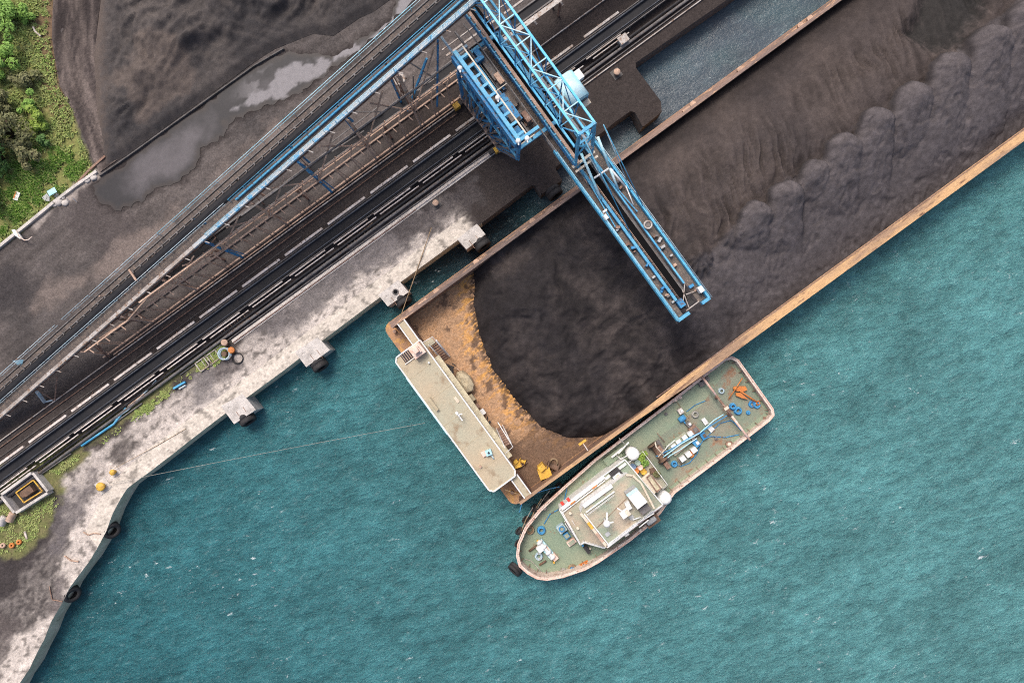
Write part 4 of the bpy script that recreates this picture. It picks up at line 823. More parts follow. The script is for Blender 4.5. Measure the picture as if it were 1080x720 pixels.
# ================================================================== COAL BARGE
BU0, BU1, BV0, BV1, DZ = -10.8, 80.0, -9.85, 15.1, 2.0
t = thing('coal_barge', 'long rusty coal barge with orange side walls moored at the quay', 'barge', D(20, 2.6, WZ))
def rr(u0_, u1_, v0_, v1_, r, n_=4):
    pts = []
    for (cu_, cv_, a0) in ((u0_+r, v0_+r, 180), (u0_+r, v1_-r, 90), (u1_-r, v1_-r, 0), (u1_-r, v0_+r, -90)):
        for k in range(n_+1):
            a = R(a0-90*k/n_) if a0 in (90, 0) or True else 0
            pts.append((cu_+r*math.cos(a), cv_+r*math.sin(a)))
    return pts
outl = []
for (cu_, cv_, a0, a1) in ((BU0+.9, BV0+.9, 270, 180), (BU0+.9, BV1-.9, 180, 90), (BU1-.9, BV1-.9, 90, 0), (BU1-.9, BV0+.9, 0, -90)):
    for k in range(5): a = R(a0+(a1-a0)*k/4); outl.append(D(cu_+.9*math.cos(a), cv_+.9*math.sin(a), 0))
MB().prism([(p.x, p.y) for p in outl], -1.5, DZ).build('hull', 'bdeck', t)
# side decks and coal box walls
MB().dbox(BU0+.9, BU1, BV0+.05, -9.02, DZ+.004, DZ+.03).build('side_deck', 'gunw2', t)
MB().dbox(BU0+.9, BU1, 14.75, BV1-.05, DZ+.004, DZ+.03).build('side_deck', 'gunw', t)
WT = 5.0
MB().dbox(-9.6, BU1-1, -9.0, -8.85, DZ+.03, WT).build('side_wall', 'bwall', t)
MB().dbox(-9.6, BU1-1, 14.5, 14.65, DZ+.03, WT).build('side_wall', 'bwall', t)
MB().dbox(-9.6, BU1-1, -9.08, -8.75, WT+.003, WT+.12).build('wall_cap', 'gunw2', t)
# seaward wall cap widens into a broad orange plate
def Q(u, v, z): return D(u, v, z)
m = MB(); seg = [(-9.6, 14.4, 14.72), (6, 14.35, 14.8), (12, 14.1, 15.0), (20, 13.95, 15.05), (79, 13.9, 15.05)]
for i in range(len(seg)-1):
    (a, b0, b1), (c_, d0, d1) = seg[i], seg[i+1]
    m.add([Q(a, b0, WT+.003), Q(c_, d0, WT+.003), Q(c_, d1, WT+.003), Q(a, b1, WT+.003), Q(a, b0, WT+.13), Q(c_, d0, WT+.13), Q(c_, d1, WT+.13), Q(a, b1, WT+.13)], [(3, 2, 1, 0), (4, 5, 6, 7), (0, 1, 5, 4), (2, 3, 7, 6)]+([(0, 4, 7, 3)] if i == 0 else [])+([(1, 2, 6, 5)] if i == 3 else []))
m.build('wall_cap', 'gunw', t)
MB().dbox(9, BU1-1, 13.97, 14.06, WT+.132, WT+.19).build('cap_bead', 'rust', t)
MB().dbox(-8.3, -8.2, -8.75, 14.45, DZ, WT-.2).build('end_wall', 'bwall', t)
for u in (UV(560, 232, 2)[0], UV(725, 105, 2)[0], UV(779, 75, 2)[0], UV(842, 28, 2)[0], 48, -7, -3.5, 2):
    for dv in (0,):
        MB().cyl(D(u, -9.45, DZ+.03), .28, .45, 14).cyl(D(u, -9.45, DZ+.45), .36, .1, 14).cyl(D(u, -9.45, DZ+.55), .2, .02, 12).build('bollard', 'rust_p', t)
for u in (UV(720, 116, 2)[0]-.2, 11.5, -6): MB().dbox(u, u+1.1, -9.6, -9.3, DZ+.03, DZ+.3).build('fairlead', 'rust_p', t)
for u in (-9.9, ): # stern bitts
    for v in (-8.6, 13.6): MB().cyl(D(u, v, DZ), .2, .6, 12).cyl(D(u+.6, v, DZ), .2, .6, 12).build('bitts', 'rust', t)
# transverse walkway wings with white rims, and deckhouse
for (a, b_) in ((-8.75, -5.9), (11.82, 14.4)):
    MB().dbox(-8.85, -7.95, a, b_, DZ, 4.95).build('wing_wall', 'bwall', t)
    MB().dbox(-8.75, -8.05, a, b_, 4.953, 5.0).build('wing_walkway', 'roof', t)
    MB().dbox(-8.88, -8.76, a, b_, 4.953, 5.25).dbox(-8.04, -7.92, a, b_, 4.953, 5.25).build('wing_rim', 'white', t)
h = t
bh = MB().dbox(-10.6, -8.0, -5.4, 11.4, DZ+.002, 5.3).build('deckhouse_wall', 'cream', t)
MB().prism([(p.x, p.y) for p in [D(a, b_) for a, b_ in ((-11.35, -5.55), (-11.0, -5.9), (-7.85, -5.9), (-7.85, 11.3), (-8.2, 11.8), (-11.0, 11.8), (-11.35, 11.4))]], 5.3, 5.5).build('deckhouse_roof', 'roof', t)
m = MB(); rp = [D(a, b_, 5.53) for a, b_ in ((-11.35, -5.5), (-11.0, -5.9), (-7.85, -5.9), (-7.85, 11.3), (-8.2, 11.8), (-11.0, 11.8), (-11.35, 11.4))]
for i in range(len(rp)): m.beam(rp[i], rp[(i+1) % len(rp)], .14, .2)
m.build('roof_rim', 'white', t)
MB().beam(D(-11.46, -3.5, 5.5), D(-11.46, 4, 5.5), .08).build('roof_pipe', 'cyan', t)
for k in range(6): v = -4.5+k*3; MB().dbox(-10.62, -10.605, v, v+.8, 3.7, 4.5).build('window', 'glass', bh)
c = P(430, 375, 5.5); MB().obox(c, 1.3, 1.0, 5.503, 5.53, -53.9+90).build('stair_hatch', 'dark', t)
m = MB()
for k in range(5): m.obox(c+UD*(-.5+k*.25), .06, .9, 5.533, 5.6, 36.1)
m.build('stair_treads', 'rust_p', t)
MB().beam(c+VD*.6-UD*.75+ZD*.15, c+VD*.6+UD*.75+ZD*.15, .07).beam(c-VD*.6-UD*.75+ZD*.15, c-VD*.6+UD*.75+ZD*.15, .07).build('hatch_rail', 'white', t)
c = P(440, 369.5, 6.2)
mt = thing('signal_tower', 'salmon square light tower at the corner of the barge roof', 'tower', P(440, 369.5, 5.5)-ZD*0)
MB().obox(c, 1.35, 1.35, 5.54, 6.5).build('tower_body', 'pinkp', mt); MB().obox(c, .8, .8, 6.503, 6.8).build('lamp_plinth', 'pink', mt); MB().obox(c, .5, .5, 6.803, 7.3).build('lamp_box', 'pinkp', mt)
# stairs from the roof to the cargo deck
def stair(t, top, bot, w_, name='stair'):
    m = MB(); n_ = 8; d = (bot-top); s_ = Vector((d.y, -d.x, 0)).normalized()*w_/2
    m.beam(top-s_, bot-s_, .06, .2).beam(top+s_, bot+s_, .06, .2)
    m.build(name+'_stringer', 'white', t); m = MB()
    for k in range(n_): p = top.lerp(bot, (k+.5)/n_); m.hexa(p, s_*.92, d.normalized().cross(s_.normalized())*.0+Vector((d.x, d.y, 0)).normalized()*.11, ZD*.02)
    m.build(name+'_tread', 'rust', t)
    m = MB(); m.tube([top-s_+ZD*.9, bot-s_+ZD*.9], .035, 5).tube([top+s_+ZD*.9, bot+s_+ZD*.9], .035, 5).tube([top+s_, top+s_+ZD*.9], .03, 4).tube([bot+s_, bot+s_+ZD*.9], .03, 4).tube([bot-s_, bot-s_+ZD*.9], .03, 4)
    m.build(name+'_handrail', 'white', t)
stair(t, P(457, 361, 4.9), P(471, 378, 2.1), .9); stair(t, P(536, 469, 4.6), P(527, 450, 2.2), .8)
MB().prism(PP([(446.5, 361.5), (455, 356), (459.5, 361), (451, 367)], 4.95), 4.85, 4.95).build('stair_landing', 'roof', t)
m = MB().tube([P(446, 361, 5.8), P(456, 355, 5.8), P(472, 375, 3.2)], .04, 5); m.build('landing_rail', 'white', t)
MB().tube([P(525, 445, 5), P(541, 471, 5), P(533, 478, 5)], .05, 5).build('landing_rail', 'white', t)
# awning strip and lockers against the house
MB().dbox(-7.84, -7.25, -3.5, 10.0, 4.5, 4.58).build('eave_awning', 'khaki', t)
for k in range(5): MB().dbox(-11.25, -7.95, -3.2+k*3.1, -3.15+k*3.1, 5.503, 5.512).build('roof_seam', 'tarp', t)
MB().dbox(-8.6, -8.3, 1.2, 1.9, 5.503, 5.6).build('roof_vent', 'cream', t); MB().cyl(D(-10.6, 8.8, 5.5), .14, .3, 12).build('roof_vent', 'rust_p', t); MB().cyl(D(-8.5, -3.4, 5.5), .1, .35, 12).build('roof_vent', 'white', t)
# roof fittings
m = MB(); c = P(485, 437.5, 5.7); m.tube([c-ZD*.2, c+ZD*1.2], .06).beam(c+ZD*1-VD*.5, c+ZD*1+VD*.6, .13, .08).beam(c+ZD*.9+UD*.4, c+ZD*.9-UD*.15-VD*.2, .12, .08).obox(c+ZD-VD*.4, .3, .25, 6.5, 6.85); m.build('roof_antenna', 'white', t)
c = P(457, 425.5, 5.5); tb_ = thing('roof_bench', 'long narrow wooden bench on the barge roof edge', 'bench', c); MB().beam(c+ZD*.4-VD*.85, c+ZD*.4+VD*.85, .32, .06).build('seat', 'tarp', tb_); MB().beam(c+ZD*.19-VD*.75, c+ZD*.19-VD*.68, .28, .36).build('leg', 'rust', tb_); MB().beam(c+ZD*.19+VD*.68, c+ZD*.19+VD*.75, .28, .36).build('leg', 'rust', tb_)
c = P(515.5, 476.5, 5.5); tb_ = thing('water_pump', 'small cyan pump on the barge roof', 'pump', c); MB().obox(c, .65, .6, 5.55, 6.0, 20).build('casing', 'cyan', tb_); MB().cyl(c+ZD*.5, .12, .15, 10).build('inlet', 'dark', tb_); MB().tube([c+UD*.1+VD*.3+ZD*.2, c+VD*.9+ZD*.1], .07).build('outlet_pipe', 'cyan', tb_)
c = P(510.5, 478, 5.5); single(MB().obox(c, .5, .6, 5.53, 5.75, 30), 'pink_crate', 'pinkp', 'small pink crate beside the cyan pump', 'crate', c)
# things on the cargo deck beside the house
c = P(491, 402, DZ); tb_ = thing('covered_machine', 'bulky tan tarpaulin-covered machine beside the barge deckhouse', 'machine', c)
m = MB(); m.lathe(c, [(1.0, 0), (1.0, .8), (.86, 1.25), (.45, 1.45), (.01, 1.35)], ZD, 8)
for v in m.v:
    d = v-c; uu, vv = d.dot(UD), d.dot(VD); n_ = c+UD*uu*.85+VD*vv*1.45+ZD*d.z; v.x, v.y = n_.x+random.uniform(-.08, .08), n_.y+random.uniform(-.08, .08)
m.sm = [False]*len(m.sm); m.build('tarpaulin', 'tarp', tb_)
for (px, py, sx, sy, h_, mt_, l) in [(497, 419.5, .75, .75, .8, 'tarp', 'square tan locker next to the covered machine'), (508, 434.5, .6, .8, .7, 'white', 'white-topped crate on the cargo deck by the house'), (503, 428, .5, .5, .4, 'rust', 'small rusty crate between the tan locker and white crate')]:
    c = P(px, py, DZ); tb_ = thing('locker', l, 'locker', c, 'lockers beside the deckhouse'); MB().obox(c, sx, sy, DZ, DZ+h_).build('box', mt_, tb_); MB().obox(c, sx*1.06, sy*1.06, DZ+h_+.002, DZ+h_+.05).build('lid', mt_, tb_)
c = P(522, 461, DZ); m = MB(); m.lathe(c, [(.75, 0), (.7, .7), (.4, 1.05), (.01, 1.0)], ZD, 9)
for v in m.v: d = v-c; v += VD*d.dot(VD)*.9+Vector((random.uniform(-.1, .1), random.uniform(-.1, .1), 0))
single(m, 'canvas_bundle', 'khaki', 'pale crumpled canvas bundle by the lower barge stair', 'bundle', c)
rn = random.Random(11)
for k in range(26):
    px, py = [(466, 384), (473, 393), (480, 398), (486, 392), (478, 386), (500, 426), (512, 443), (470, 388)][k % 8]; px += rn.uniform(-4, 4); py += rn.uniform(-4, 4); c = P(px, py, DZ+.1); a = rn.uniform(0, 6.3); L_ = rn.uniform(.3, 1.0)
    m = MB().beam(c-Vector((math.cos(a), math.sin(a), 0))*L_/2, c+Vector((math.cos(a), math.sin(a), .3))*L_/2, rn.uniform(.08, .3), rn.uniform(.05, .3))
    single(m, 'deck_scrap', rn.choice(['dark', 'soil', 'rust', 'dark', 'rust_p']), 'dark rusty scrap piece in the heap beside the barge deckhouse', 'scrap', c, 'scrap heap beside the deckhouse')
def yellow_machine(px, py, s_, label):
    c = P(px, py, DZ); t2 = thing('deck_winch', label, 'winch', c)
    MB().obox(c+UD*-.3*s_, 1.1*s_, .9*s_, DZ, DZ+.9*s_, 20).obox(c+UD*-.2*s_+VD*-.6*s_, .6*s_, .5*s_, DZ, DZ+1.2*s_, 40).build('housing', 'yellow', t2)
    MB().lathe(c+UD*.6*s_+ZD*.5*s_, [(.01, -.5*s_), (.5*s_, -.5*s_), (.5*s_, -.42*s_), (.25*s_, -.42*s_), (.25*s_, .42*s_), (.5*s_, .42*s_), (.5*s_, .5*s_), (.01, .5*s_)], UD*.7+VD, 16).build('drum', 'yellow' if s_ < .8 else 'soil', t2)
    MB().beam(c+VD*.6*s_+ZD*.2, c+VD*.6*s_+UD*1.2*s_+ZD*.25, .12*s_, .3*s_).beam(c-UD*.5*s_+VD*.7*s_+ZD*.1, c+UD*.9*s_+ZD*.3, .1, .2).build('frame', 'rust', t2)
yellow_machine(577, 495, 1.25, 'large yellow winch on the cargo deck near the tug bow'); yellow_machine(547.5, 488, .7, 'small yellow winch on the cargo deck by the house corner')
c = P(584, 487.5, DZ+.1); single(MB().torus(c, .45, .06).torus(c+ZD*.1, .38, .05), 'cable_coil', 'rtan', 'brown cable coil beside the large yellow winch', 'cable', c)
c = P(614, 465.5, DZ+1.6); tb_ = thing('davit', 'T-shaped yellow davit reaching over the coal from the wall', 'davit', P(620, 474, 5.1)); MB().beam(P(620, 475, 5.3), P(614.5, 466.5, 5.3), .1).build('arm', 'wseg', tb_); MB().beam(P(610.5, 469, 5.3), P(618, 463.5, 5.3), .25, .2).build('head', 'yellow', tb_)

# ---- coal load
ridge_u = np.array([-20, 19, 26, 32, 38, 45, 52, 60, 80]); ridge_v = np.array([4.0, 4.1, 4.0, 3.2, 3.6, 3.2, 3.0, 2.4, 2.4])
heads = [(797, 212, 16, 1.25), (829, 191, 17, 1.3), (860, 168, 15, 1.1), (889, 141, 17.5, 1.3), (923, 114, 18, 1.3), (963, 87, 19.5, 1.35), (1002, 56, 20, 1.4), (1046, 28, 21, 1.5), (1082, 2, 21, 1.5), (1122, -26, 21, 1.5)]
fans = [(739, 268, 14, 1.0, 11), (771, 243, 10, .6, 8)]
def tongues(x, y, px, py):
    """the row of dumped heaps: (height, crease shade painted round each heap)"""
    best = np.zeros_like(x); crease_shade = np.zeros_like(x); wob = fbm(x*.45, y*.45, 4, 97)-.5
    for i, (hx, hy, hw, A) in enumerate(heads):
        cyy = hy+hw*.95; ln = (2.2, 3.4, 1.9, 3.8, 4.2, 3.0, 5.5, 6.0, 5.0, 5.0)[i % 10]
        dx = (px-hx+wob*3.2+(py-cyy)*.03)/(hw*1.16); dy = (py-cyy+wob*3)/hw
        rad = np.where(dy < 0, np.sqrt(dx**2+dy**2), np.abs(dx)/(1+.1*np.maximum(dy, 0)))
        dome = np.clip(1-rad**2, 0, 1)**.5*np.clip(1-np.maximum(dy, 0)/ln, 0, 1)**.8
        a_ = A*1.4*dome; win = a_ > best
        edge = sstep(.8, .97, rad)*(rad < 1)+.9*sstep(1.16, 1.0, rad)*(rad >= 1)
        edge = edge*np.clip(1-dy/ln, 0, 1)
        crease_shade = np.where(win, edge, np.maximum(crease_shade, edge*(rad >= 1)*(best < .02)))
        best = np.maximum(best, a_)
    return best, crease_shade
def coalh(x, y):
    u = x*CU+y*SU; v = x*SU-y*CU; px, py = topx(x, y, 6.0)
    ub_ = np.interp(v, [-9, -7.6, -6, -2.6, 1.3, 5.8, 9.6, 12.5, 14, 15], [1, .3, -1.06, -2.65, -3.6, -3.6, -3.06, -1.2, .9, 3])+.25*(fbm(v*.9, v*0+3.3, 4, 90)-.5)+.14*(fbm(x*1.5, y*1.5, 3, 91)-.5)
    d = u-ub_; rise = 2.6*(1-np.exp(-np.maximum(d, 0)*.42))
    big = sstep(10, 30, u)
    rv = np.interp(u, ridge_u, ridge_v)+.5*(fbm(u*.3, u*0, 3, 92)-.5)
    l = (v-(-8.85))/(rv+8.85); r_ = (14.5-v)/(14.5-rv)
    prof = np.where(v < rv, .12+.88*np.sin(np.clip(l, 0, 1)*math.pi/2)**.75, np.clip(r_, 0, 1)**.95)
    h = 2.0+rise*(1-.35*sstep(.45, 1, np.abs(v-2.8)/12))*(1-big)+big*(1.1+3.1*prof)
    low = sstep(4, 16, u)*(1-big); h = h-low*.5*np.exp(-((v-3)/5)**2)
    # row of dumped tongues running down from the ridge
    add = tongues(x, y, px, py)[0]
    h = h+add*sstep(.3, 3, 14.5-v)*sstep(20, 22, u)
    for hx, hy, rr_, A, nf in fans:
        dx, dy = px-hx, py-hy; rad = np.hypot(dx, dy); ang = np.arctan2(dy, dx)
        R_ = rr_*(1+.55*np.maximum(0, np.sin(ang))*(.4+1.1*np.abs(np.sin(ang*nf*.7))))
        h = h+A*1.3*np.clip(1-rad/R_, 0, 1)**.7
    wu = u+1.4*(fbm(x*.2, y*.2, 2, 121)-.5); gl = ridged(wu*.95+v*.3, v*.15, 4, 94); w1 = sstep(-6.5, -1.5, v)*sstep(rv+.4, rv-1.0, v)
    h = h+big*(gl-.55)*.6*w1*(.3+.9*sstep(.35, .65, fbm(x*.1, y*.1, 2, 122)))
    # a shallow trough where windrow and tongues meet
    h = h-big*.35*np.exp(-((v-rv-.1)/.9)**2)*sstep(20, 23, u)
    qx = x+2.4*(fbm(x*.16, y*.16, 3, 123)-.5); qy = y+2.4*(fbm(x*.16, y*.16, 3, 124)-.5)
    h = h+.85*(fbm(qx*.2, qy*.2, 4, 95)-.5)*sstep(0, 3, d)*(1-.8*big)+(ridged(qx*.4, qy*.4, 4, 125)-.5)*.2*(1-big)*sstep(0, 2, d)+(.1-.04*big)*(fbm(x*1.5, y*1.5, 4, 96, .7)-.5)
    rough = sstep(.52, .64, fbm(x*.3, y*.3, 3, 98))*big*(v > rv); h = h-rough*.25*ridged(px*.16, py*.05, 4, 99)
    hole = 1-sstep(-8, 14, sdist(px, py, [(985, -30), (975, 12), (962, 32), (985, 50), (1010, 48), (1040, 8), (1060, -40)])); h = h-1.5*hole
    return np.where(d < 0, 1.8, np.maximum(h, 2.02))
def coalcol(x, y, z):
    u = x*CU+y*SU; v = x*SU-y*CU; rv = np.interp(u, ridge_u, ridge_v); px, py = topx(x, y, 6.0)
    n1 = fbm(x*.12, y*.12, 5, 101); n3 = fbm(x*1.4, y*1.4, 5, 102, .7); qx = x+4*(fbm(x*.12, y*.12, 3, 126)-.5); qy = y+4*(fbm(x*.12, y*.12, 3, 127)-.5); n4 = fbm(qx*.3, qy*.3, 6, 128, .68)
    k = np.clip((n1-.3)*1.6*(n4*1.6), 0, 1)[:, None]; c = lin(42, 39, 40)*(1-k)+lin(64, 58, 56)*k; c = c*(.7+.6*n4)[:, None]
    gl = ridged((u+1.4*(fbm(x*.2, y*.2, 2, 121)-.5))*.95+v*.3, v*.15, 4, 94); gl = .55+(gl-.55)*sstep(-6.5, -1.5, v)
    b_ = sstep(13, 24, u+7*(n1-.5))[:, None]; win = (lin(66, 60, 59)*(1-n1)[:, None]+lin(84, 75, 71)*n1[:, None])*(.55+.6*gl)[:, None]
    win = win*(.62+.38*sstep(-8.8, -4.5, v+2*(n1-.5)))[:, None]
    tb_, ts_ = tongues(x, y, px, py); tg = lin(84, 79, 80)*(.88+.2*n3)[:, None]*(.92+.16*n4)[:, None]*(.9+.14*sstep(.03, .6, tb_))[:, None]; s_ = np.maximum(sstep(-.2, .8, v-rv+1.6*(n4-.5)), sstep(.02, .2, tb_))[:, None]; c2 = (win*(1-s_)+tg*s_)*(1-.5*np.clip(ts_, 0, 1)*(.6+.6*n3))[:, None]  # crease shade and lighter heap tops painted into the coal colour
    c = c*(1-b_)+c2*b_
    dk = (1-sstep(-8, 10, sdist(px, py, [(985, -30), (975, 12), (962, 32), (985, 50), (1010, 48), (1040, 8), (1060, -40)])+14*(n3-.5)))[:, None]*.8; c = c*(1-dk)+lin(40, 40, 39)*dk  # shade of the sunken hollow painted into the coal colour
    return c*(.8+.4*n3)[:, None]
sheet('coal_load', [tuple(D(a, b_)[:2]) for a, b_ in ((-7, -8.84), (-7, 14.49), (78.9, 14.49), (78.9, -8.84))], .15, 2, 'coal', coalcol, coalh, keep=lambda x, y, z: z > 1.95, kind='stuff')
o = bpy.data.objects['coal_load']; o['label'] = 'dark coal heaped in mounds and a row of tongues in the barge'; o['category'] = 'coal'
# rust flakes and coal smears on the open cargo deck
def cdcol(x, y, z):
    u = x*CU+y*SU; v = x*SU-y*CU; n1 = fbm(u*.45, v*1.5, 6, 111, .6); n2 = fbm(x*1.1, y*1.1, 6, 112, .7); e = np.interp(v, [-9, -7.6, -6, -2.6, 1.3, 5.8, 9.6, 12.5, 14, 15], [1, .3, -1.06, -2.65, -3.6, -3.6, -3.06, -1.2, .9, 3])-u
    c = lin(176, 142, 112)*(.75+.45*n2)[:, None]; o_ = (sstep(.5, .56, n1*.6+n2*.4)*sstep(3.4, 1.0, e+1.6*(n2-.5)))[:, None]; c = c*(1-o_)+lin(208, 156, 90)*(.75+.5*n2)[:, None]*o_
    f = (sstep(.56, .62, n2))[:, None]*.5; c = c*(1-f)+lin(160, 122, 88)*f
    sp = sstep(1.1, 0, e+.3*(n1-.5))*sstep(.42, .5, fbm(u*1.2, v*3.6, 4, 114, .7)); sp = (np.clip(sp, 0, 1)*.9)[:, None]; c = c*(1-sp)+lin(48, 43, 42)*sp
    s_ = np.clip(sstep(7.0, 11, v+3*(n1-.5))+sstep(.72, .8, fbm(x*.6, y*.6, 5, 113))+sstep(3.3, 4.3, e+1.2*(n2-.5))*sstep(-3, 0, v)*.9, 0, 1)[:, None]*.85; return c*(1-s_)+lin(96, 78, 66)*s_
sheet('cargo_deck', [tuple(D(a, b_)[:2]) for a, b_ in ((-7.94, -8.8), (-7.94, 14.45), (3, 14.45), (3, -8.8))], .14, DZ+.012, 'ground', cdcol)
o = bpy.data.objects['cargo_deck']; del o['kind']; o.parent = t; o.location = -Vector(ROOT[t.name])

# ================================================================== TUG
TZ = 2.0
t = TUG = thing('tugboat', 'green-decked tugboat with faded red bulwark lying alongside the barge', 'tugboat', P(670, 505, WZ))
OUT = [(772, 375.5), (779, 379), (816, 431), (817, 438), (812, 444), (760, 484), (712, 520), (697, 541), (681.7, 556.8), (664, 571), (646.7, 583), (632, 593), (617.5, 601), (594, 609), (576.7, 612), (566, 610.5), (556, 605), (547, 597), (544.3, 586), (545.6, 573.4), (553.3, 555.9), (569, 536.4), (594, 513), (627.3, 483.5), (700, 428), (764, 377.5)]
def tz(p):                                               # sheer: bulwark rises to the bow
    u = p[0]*CU+p[1]*SU; return 3.0+.9*max(0, min(1, (-4-u)/10))
op = [P(a, b_, 3.0) for a, b_ in OUT]; op = [P(OUT[i][0], OUT[i][1], tz(op[i])) for i in range(len(OUT))]
def offs(pts, d):
    n_ = len(pts); r = []; ar = sum(pts[i].x*pts[(i+1) % n_].y-pts[(i+1) % n_].x*pts[i].y for i in range(n_)); sg = 1 if ar > 0 else -1
    for i in range(n_):
        a, b_, c_ = pts[i-1], pts[i], pts[(i+1) % n_]; e1 = (b_-a); e2 = (c_-b_); n1 = Vector((-e1.y, e1.x, 0)).normalized(); n2 = Vector((-e2.y, e2.x, 0)).normalized(); nn = (n1+n2).normalized(); k = min(1/max(.4, nn.dot(n1)), 1.6)
        r.append(b_+nn*d*k*sg)
    return r
inn = offs(op, .32); low = offs(op, .45); dk = offs(op, .2)
m = MB(); N = len(op); m.add([Vector((p.x, p.y, -1.5)) for p in low]+[Vector((p.x, p.y, TZ-.05)) for p in dk], [list(range(N))[::-1]]+[(k, (k+1) % N, N+(k+1) % N, N+k) for k in range(N)]); m.build('hull', 'dark', t)
# deck: forward and aft shades
MB().add([Vector((p.x, p.y, TZ)) for p in dk], [list(range(N))]).build('deck', 'tdeck', t)
m = MB(); m.add([Vector((p.x, p.y, TZ-.1)) for p in dk]+op+inn+[Vector((p.x, p.y, TZ+.002)) for p in offs(op, .3)], [(k, (k+1) % N, N+(k+1) % N, N+k) for k in range(N)]+[(N+k, N+(k+1) % N, 2*N+(k+1) % N, 2*N+k) for k in range(N)]+[(2*N+k, 2*N+(k+1) % N, 3*N+(k+1) % N, 3*N+k) for k in range(N)])
m.build('bulwark', 'pink', t)
m = MB(); mid = offs(op, .06); m.tube([p+ZD*.03 for p in mid], .07, 6, True); m.build('rubbing_rail', 'pinkp', t)
m = MB(); st = offs(op, .3)
for i in range(N):
    a, b_ = st[i], st[(i+1) % N]; n_ = max(1, int((b_-a).length/1.1))
    for k in range(n_): p = a.lerp(b_, k/n_); c_ = offs(op, .6)[i].lerp(offs(op, .6)[(i+1) % N], k/n_); m.beam(Vector((p.x, p.y, TZ+.5)), Vector((c_.x, c_.y, TZ+.03)), .05, .12)
m.build('bulwark_stay', 'rust', t)
MB().add([P(a, b_, TZ+.008) for a, b_ in ((660, 487), (740, 427), (769, 386), (776, 388), (808, 434), (757, 475), (708, 512), (696, 521))], [list(range(8))]).build('aft_deck_plating', 'tdeck2', t)
# deckhouse
A1 = [(590, 537), (636, 501.5), (659, 484.5), (699, 532), (673, 551), (637, 577.5), (616, 571.5), (612, 574)]
def pw_(l, z): return [tuple(P(a, b_, z)[:2]) for a, b_ in l]
MB().prism(pw_(A1, 4.5), TZ, 4.45).build('deckhouse', 'white', t); dh = bpy.data.objects['deckhouse']
MB().prism(pw_(A1, 4.5), 4.453, 4.5).build('deckhouse_roof', 'troof', t)
def rim(l, z, w_, h_, name, mat, closed=True, par=None):
    q = [P(a, b_, z) for a, b_ in l]; m = MB()
    for i in range(len(q) if closed else len(q)-1): m.beam(q[i], q[(i+1) % len(q)], w_, h_)
    return m.build(name, mat, par or t)
rim(A1, 4.6, .12, .2, 'roof_rim', 'white'); rim([(592, 541), (638, 506)], 4.65, .12, .3, 'side_rail', 'white', False)
rim([(592, 536), (637, 502)], 4.75, .42, .5, 'side_locker', 'white', False)
rim([(638, 505), (660, 488.5)], 4.6, .28, .3, 'side_rail', 'white', False)
for px, py in ((593, 530.5), (599.5, 526.5)): c = P(px, py, 5.05); MB().obox(c, .32, .42, 5.003, 5.12, 36).build('red_box', 'red', t)
for px, py in ((604, 529.5), (627, 513)): c = P(px, py, 4.9); MB().obox(c, .6, .14, 4.8, 5.05, 36).build('lifebuoy_case', 'orange', t)
# windows of the deckhouse front
for i in range(4):
    a, b_ = P(591, 539, 3.6), P(611, 573, 3.6); p = a.lerp(b_, (i+.5)/4); MB().obox(p, .5, .06, 3.2, 3.9, -60).build('window', 'glass', dh)
stair(t, P(599, 548, 4.4), P(608, 562, 2.2), .8, 'deck_stair')
# wheelhouse
W1 = [(612.5, 541), (615, 533.5), (645, 511.5), (660, 500.5), (667, 501), (676, 509), (690, 536), (672, 551.5), (640, 576)]
MB().prism(pw_([(616+(a-616)*.96, 540+(b_-540)*.96) for a, b_ in W1], 7), 4.502, 6.85).build('wheelhouse', 'white', t); wh = bpy.data.objects['wheelhouse']
MB().prism(pw_(W1, 7), 6.853, 6.95).build('wheelhouse_roof', 'troof', t)
for i in range(9):
    a, b_ = P(613.5, 544, 6.2), P(637, 573, 6.2); p = a.lerp(b_, (i+.5)/9); MB().obox(p-UD*.02, .3, .1, 5.7, 6.5, -51).build('wheelhouse_window', 'glass', wh)
rim([(615, 533.5), (645, 511.5)], 7.1, .45, .3, 'roof_band', 'white', False); rim([(618, 540), (648, 518)], 7.05, .12, .2, 'roof_rail', 'white', False)
rim([(612.5, 541), (640, 576)], 7.1, .28, .25, 'front_visor', 'cream', False); rim([(620, 550.5), (625, 557)], 7.12, .3, .25, 'visor_patch', 'yellow', False); rim([(629, 562), (636, 571)], 7.12, .3, .25, 'visor_patch', 'gbeam', False); rim([(616, 541.5), (641, 573)], 7.08, .12, .2, 'roof_rail', 'white', False)
MB().tube([P(a, b_, 7.02) for a, b_ in ((612.5, 541), (640, 576))], .1).build('visor_edge', 'cream', t)
rim([(640, 576), (672, 551.5)], 7.1, .3, .25, 'roof_band', 'white', False); rim([(660, 500.5), (667, 501), (676, 509), (690, 536)], 7.1, .2, .2, 'roof_band', 'cream', False)
MB().tube([P(a, b_, 6.98) for a, b_ in ((628, 558), (660, 526))], .03).build('roof_seam', 'rust', t)
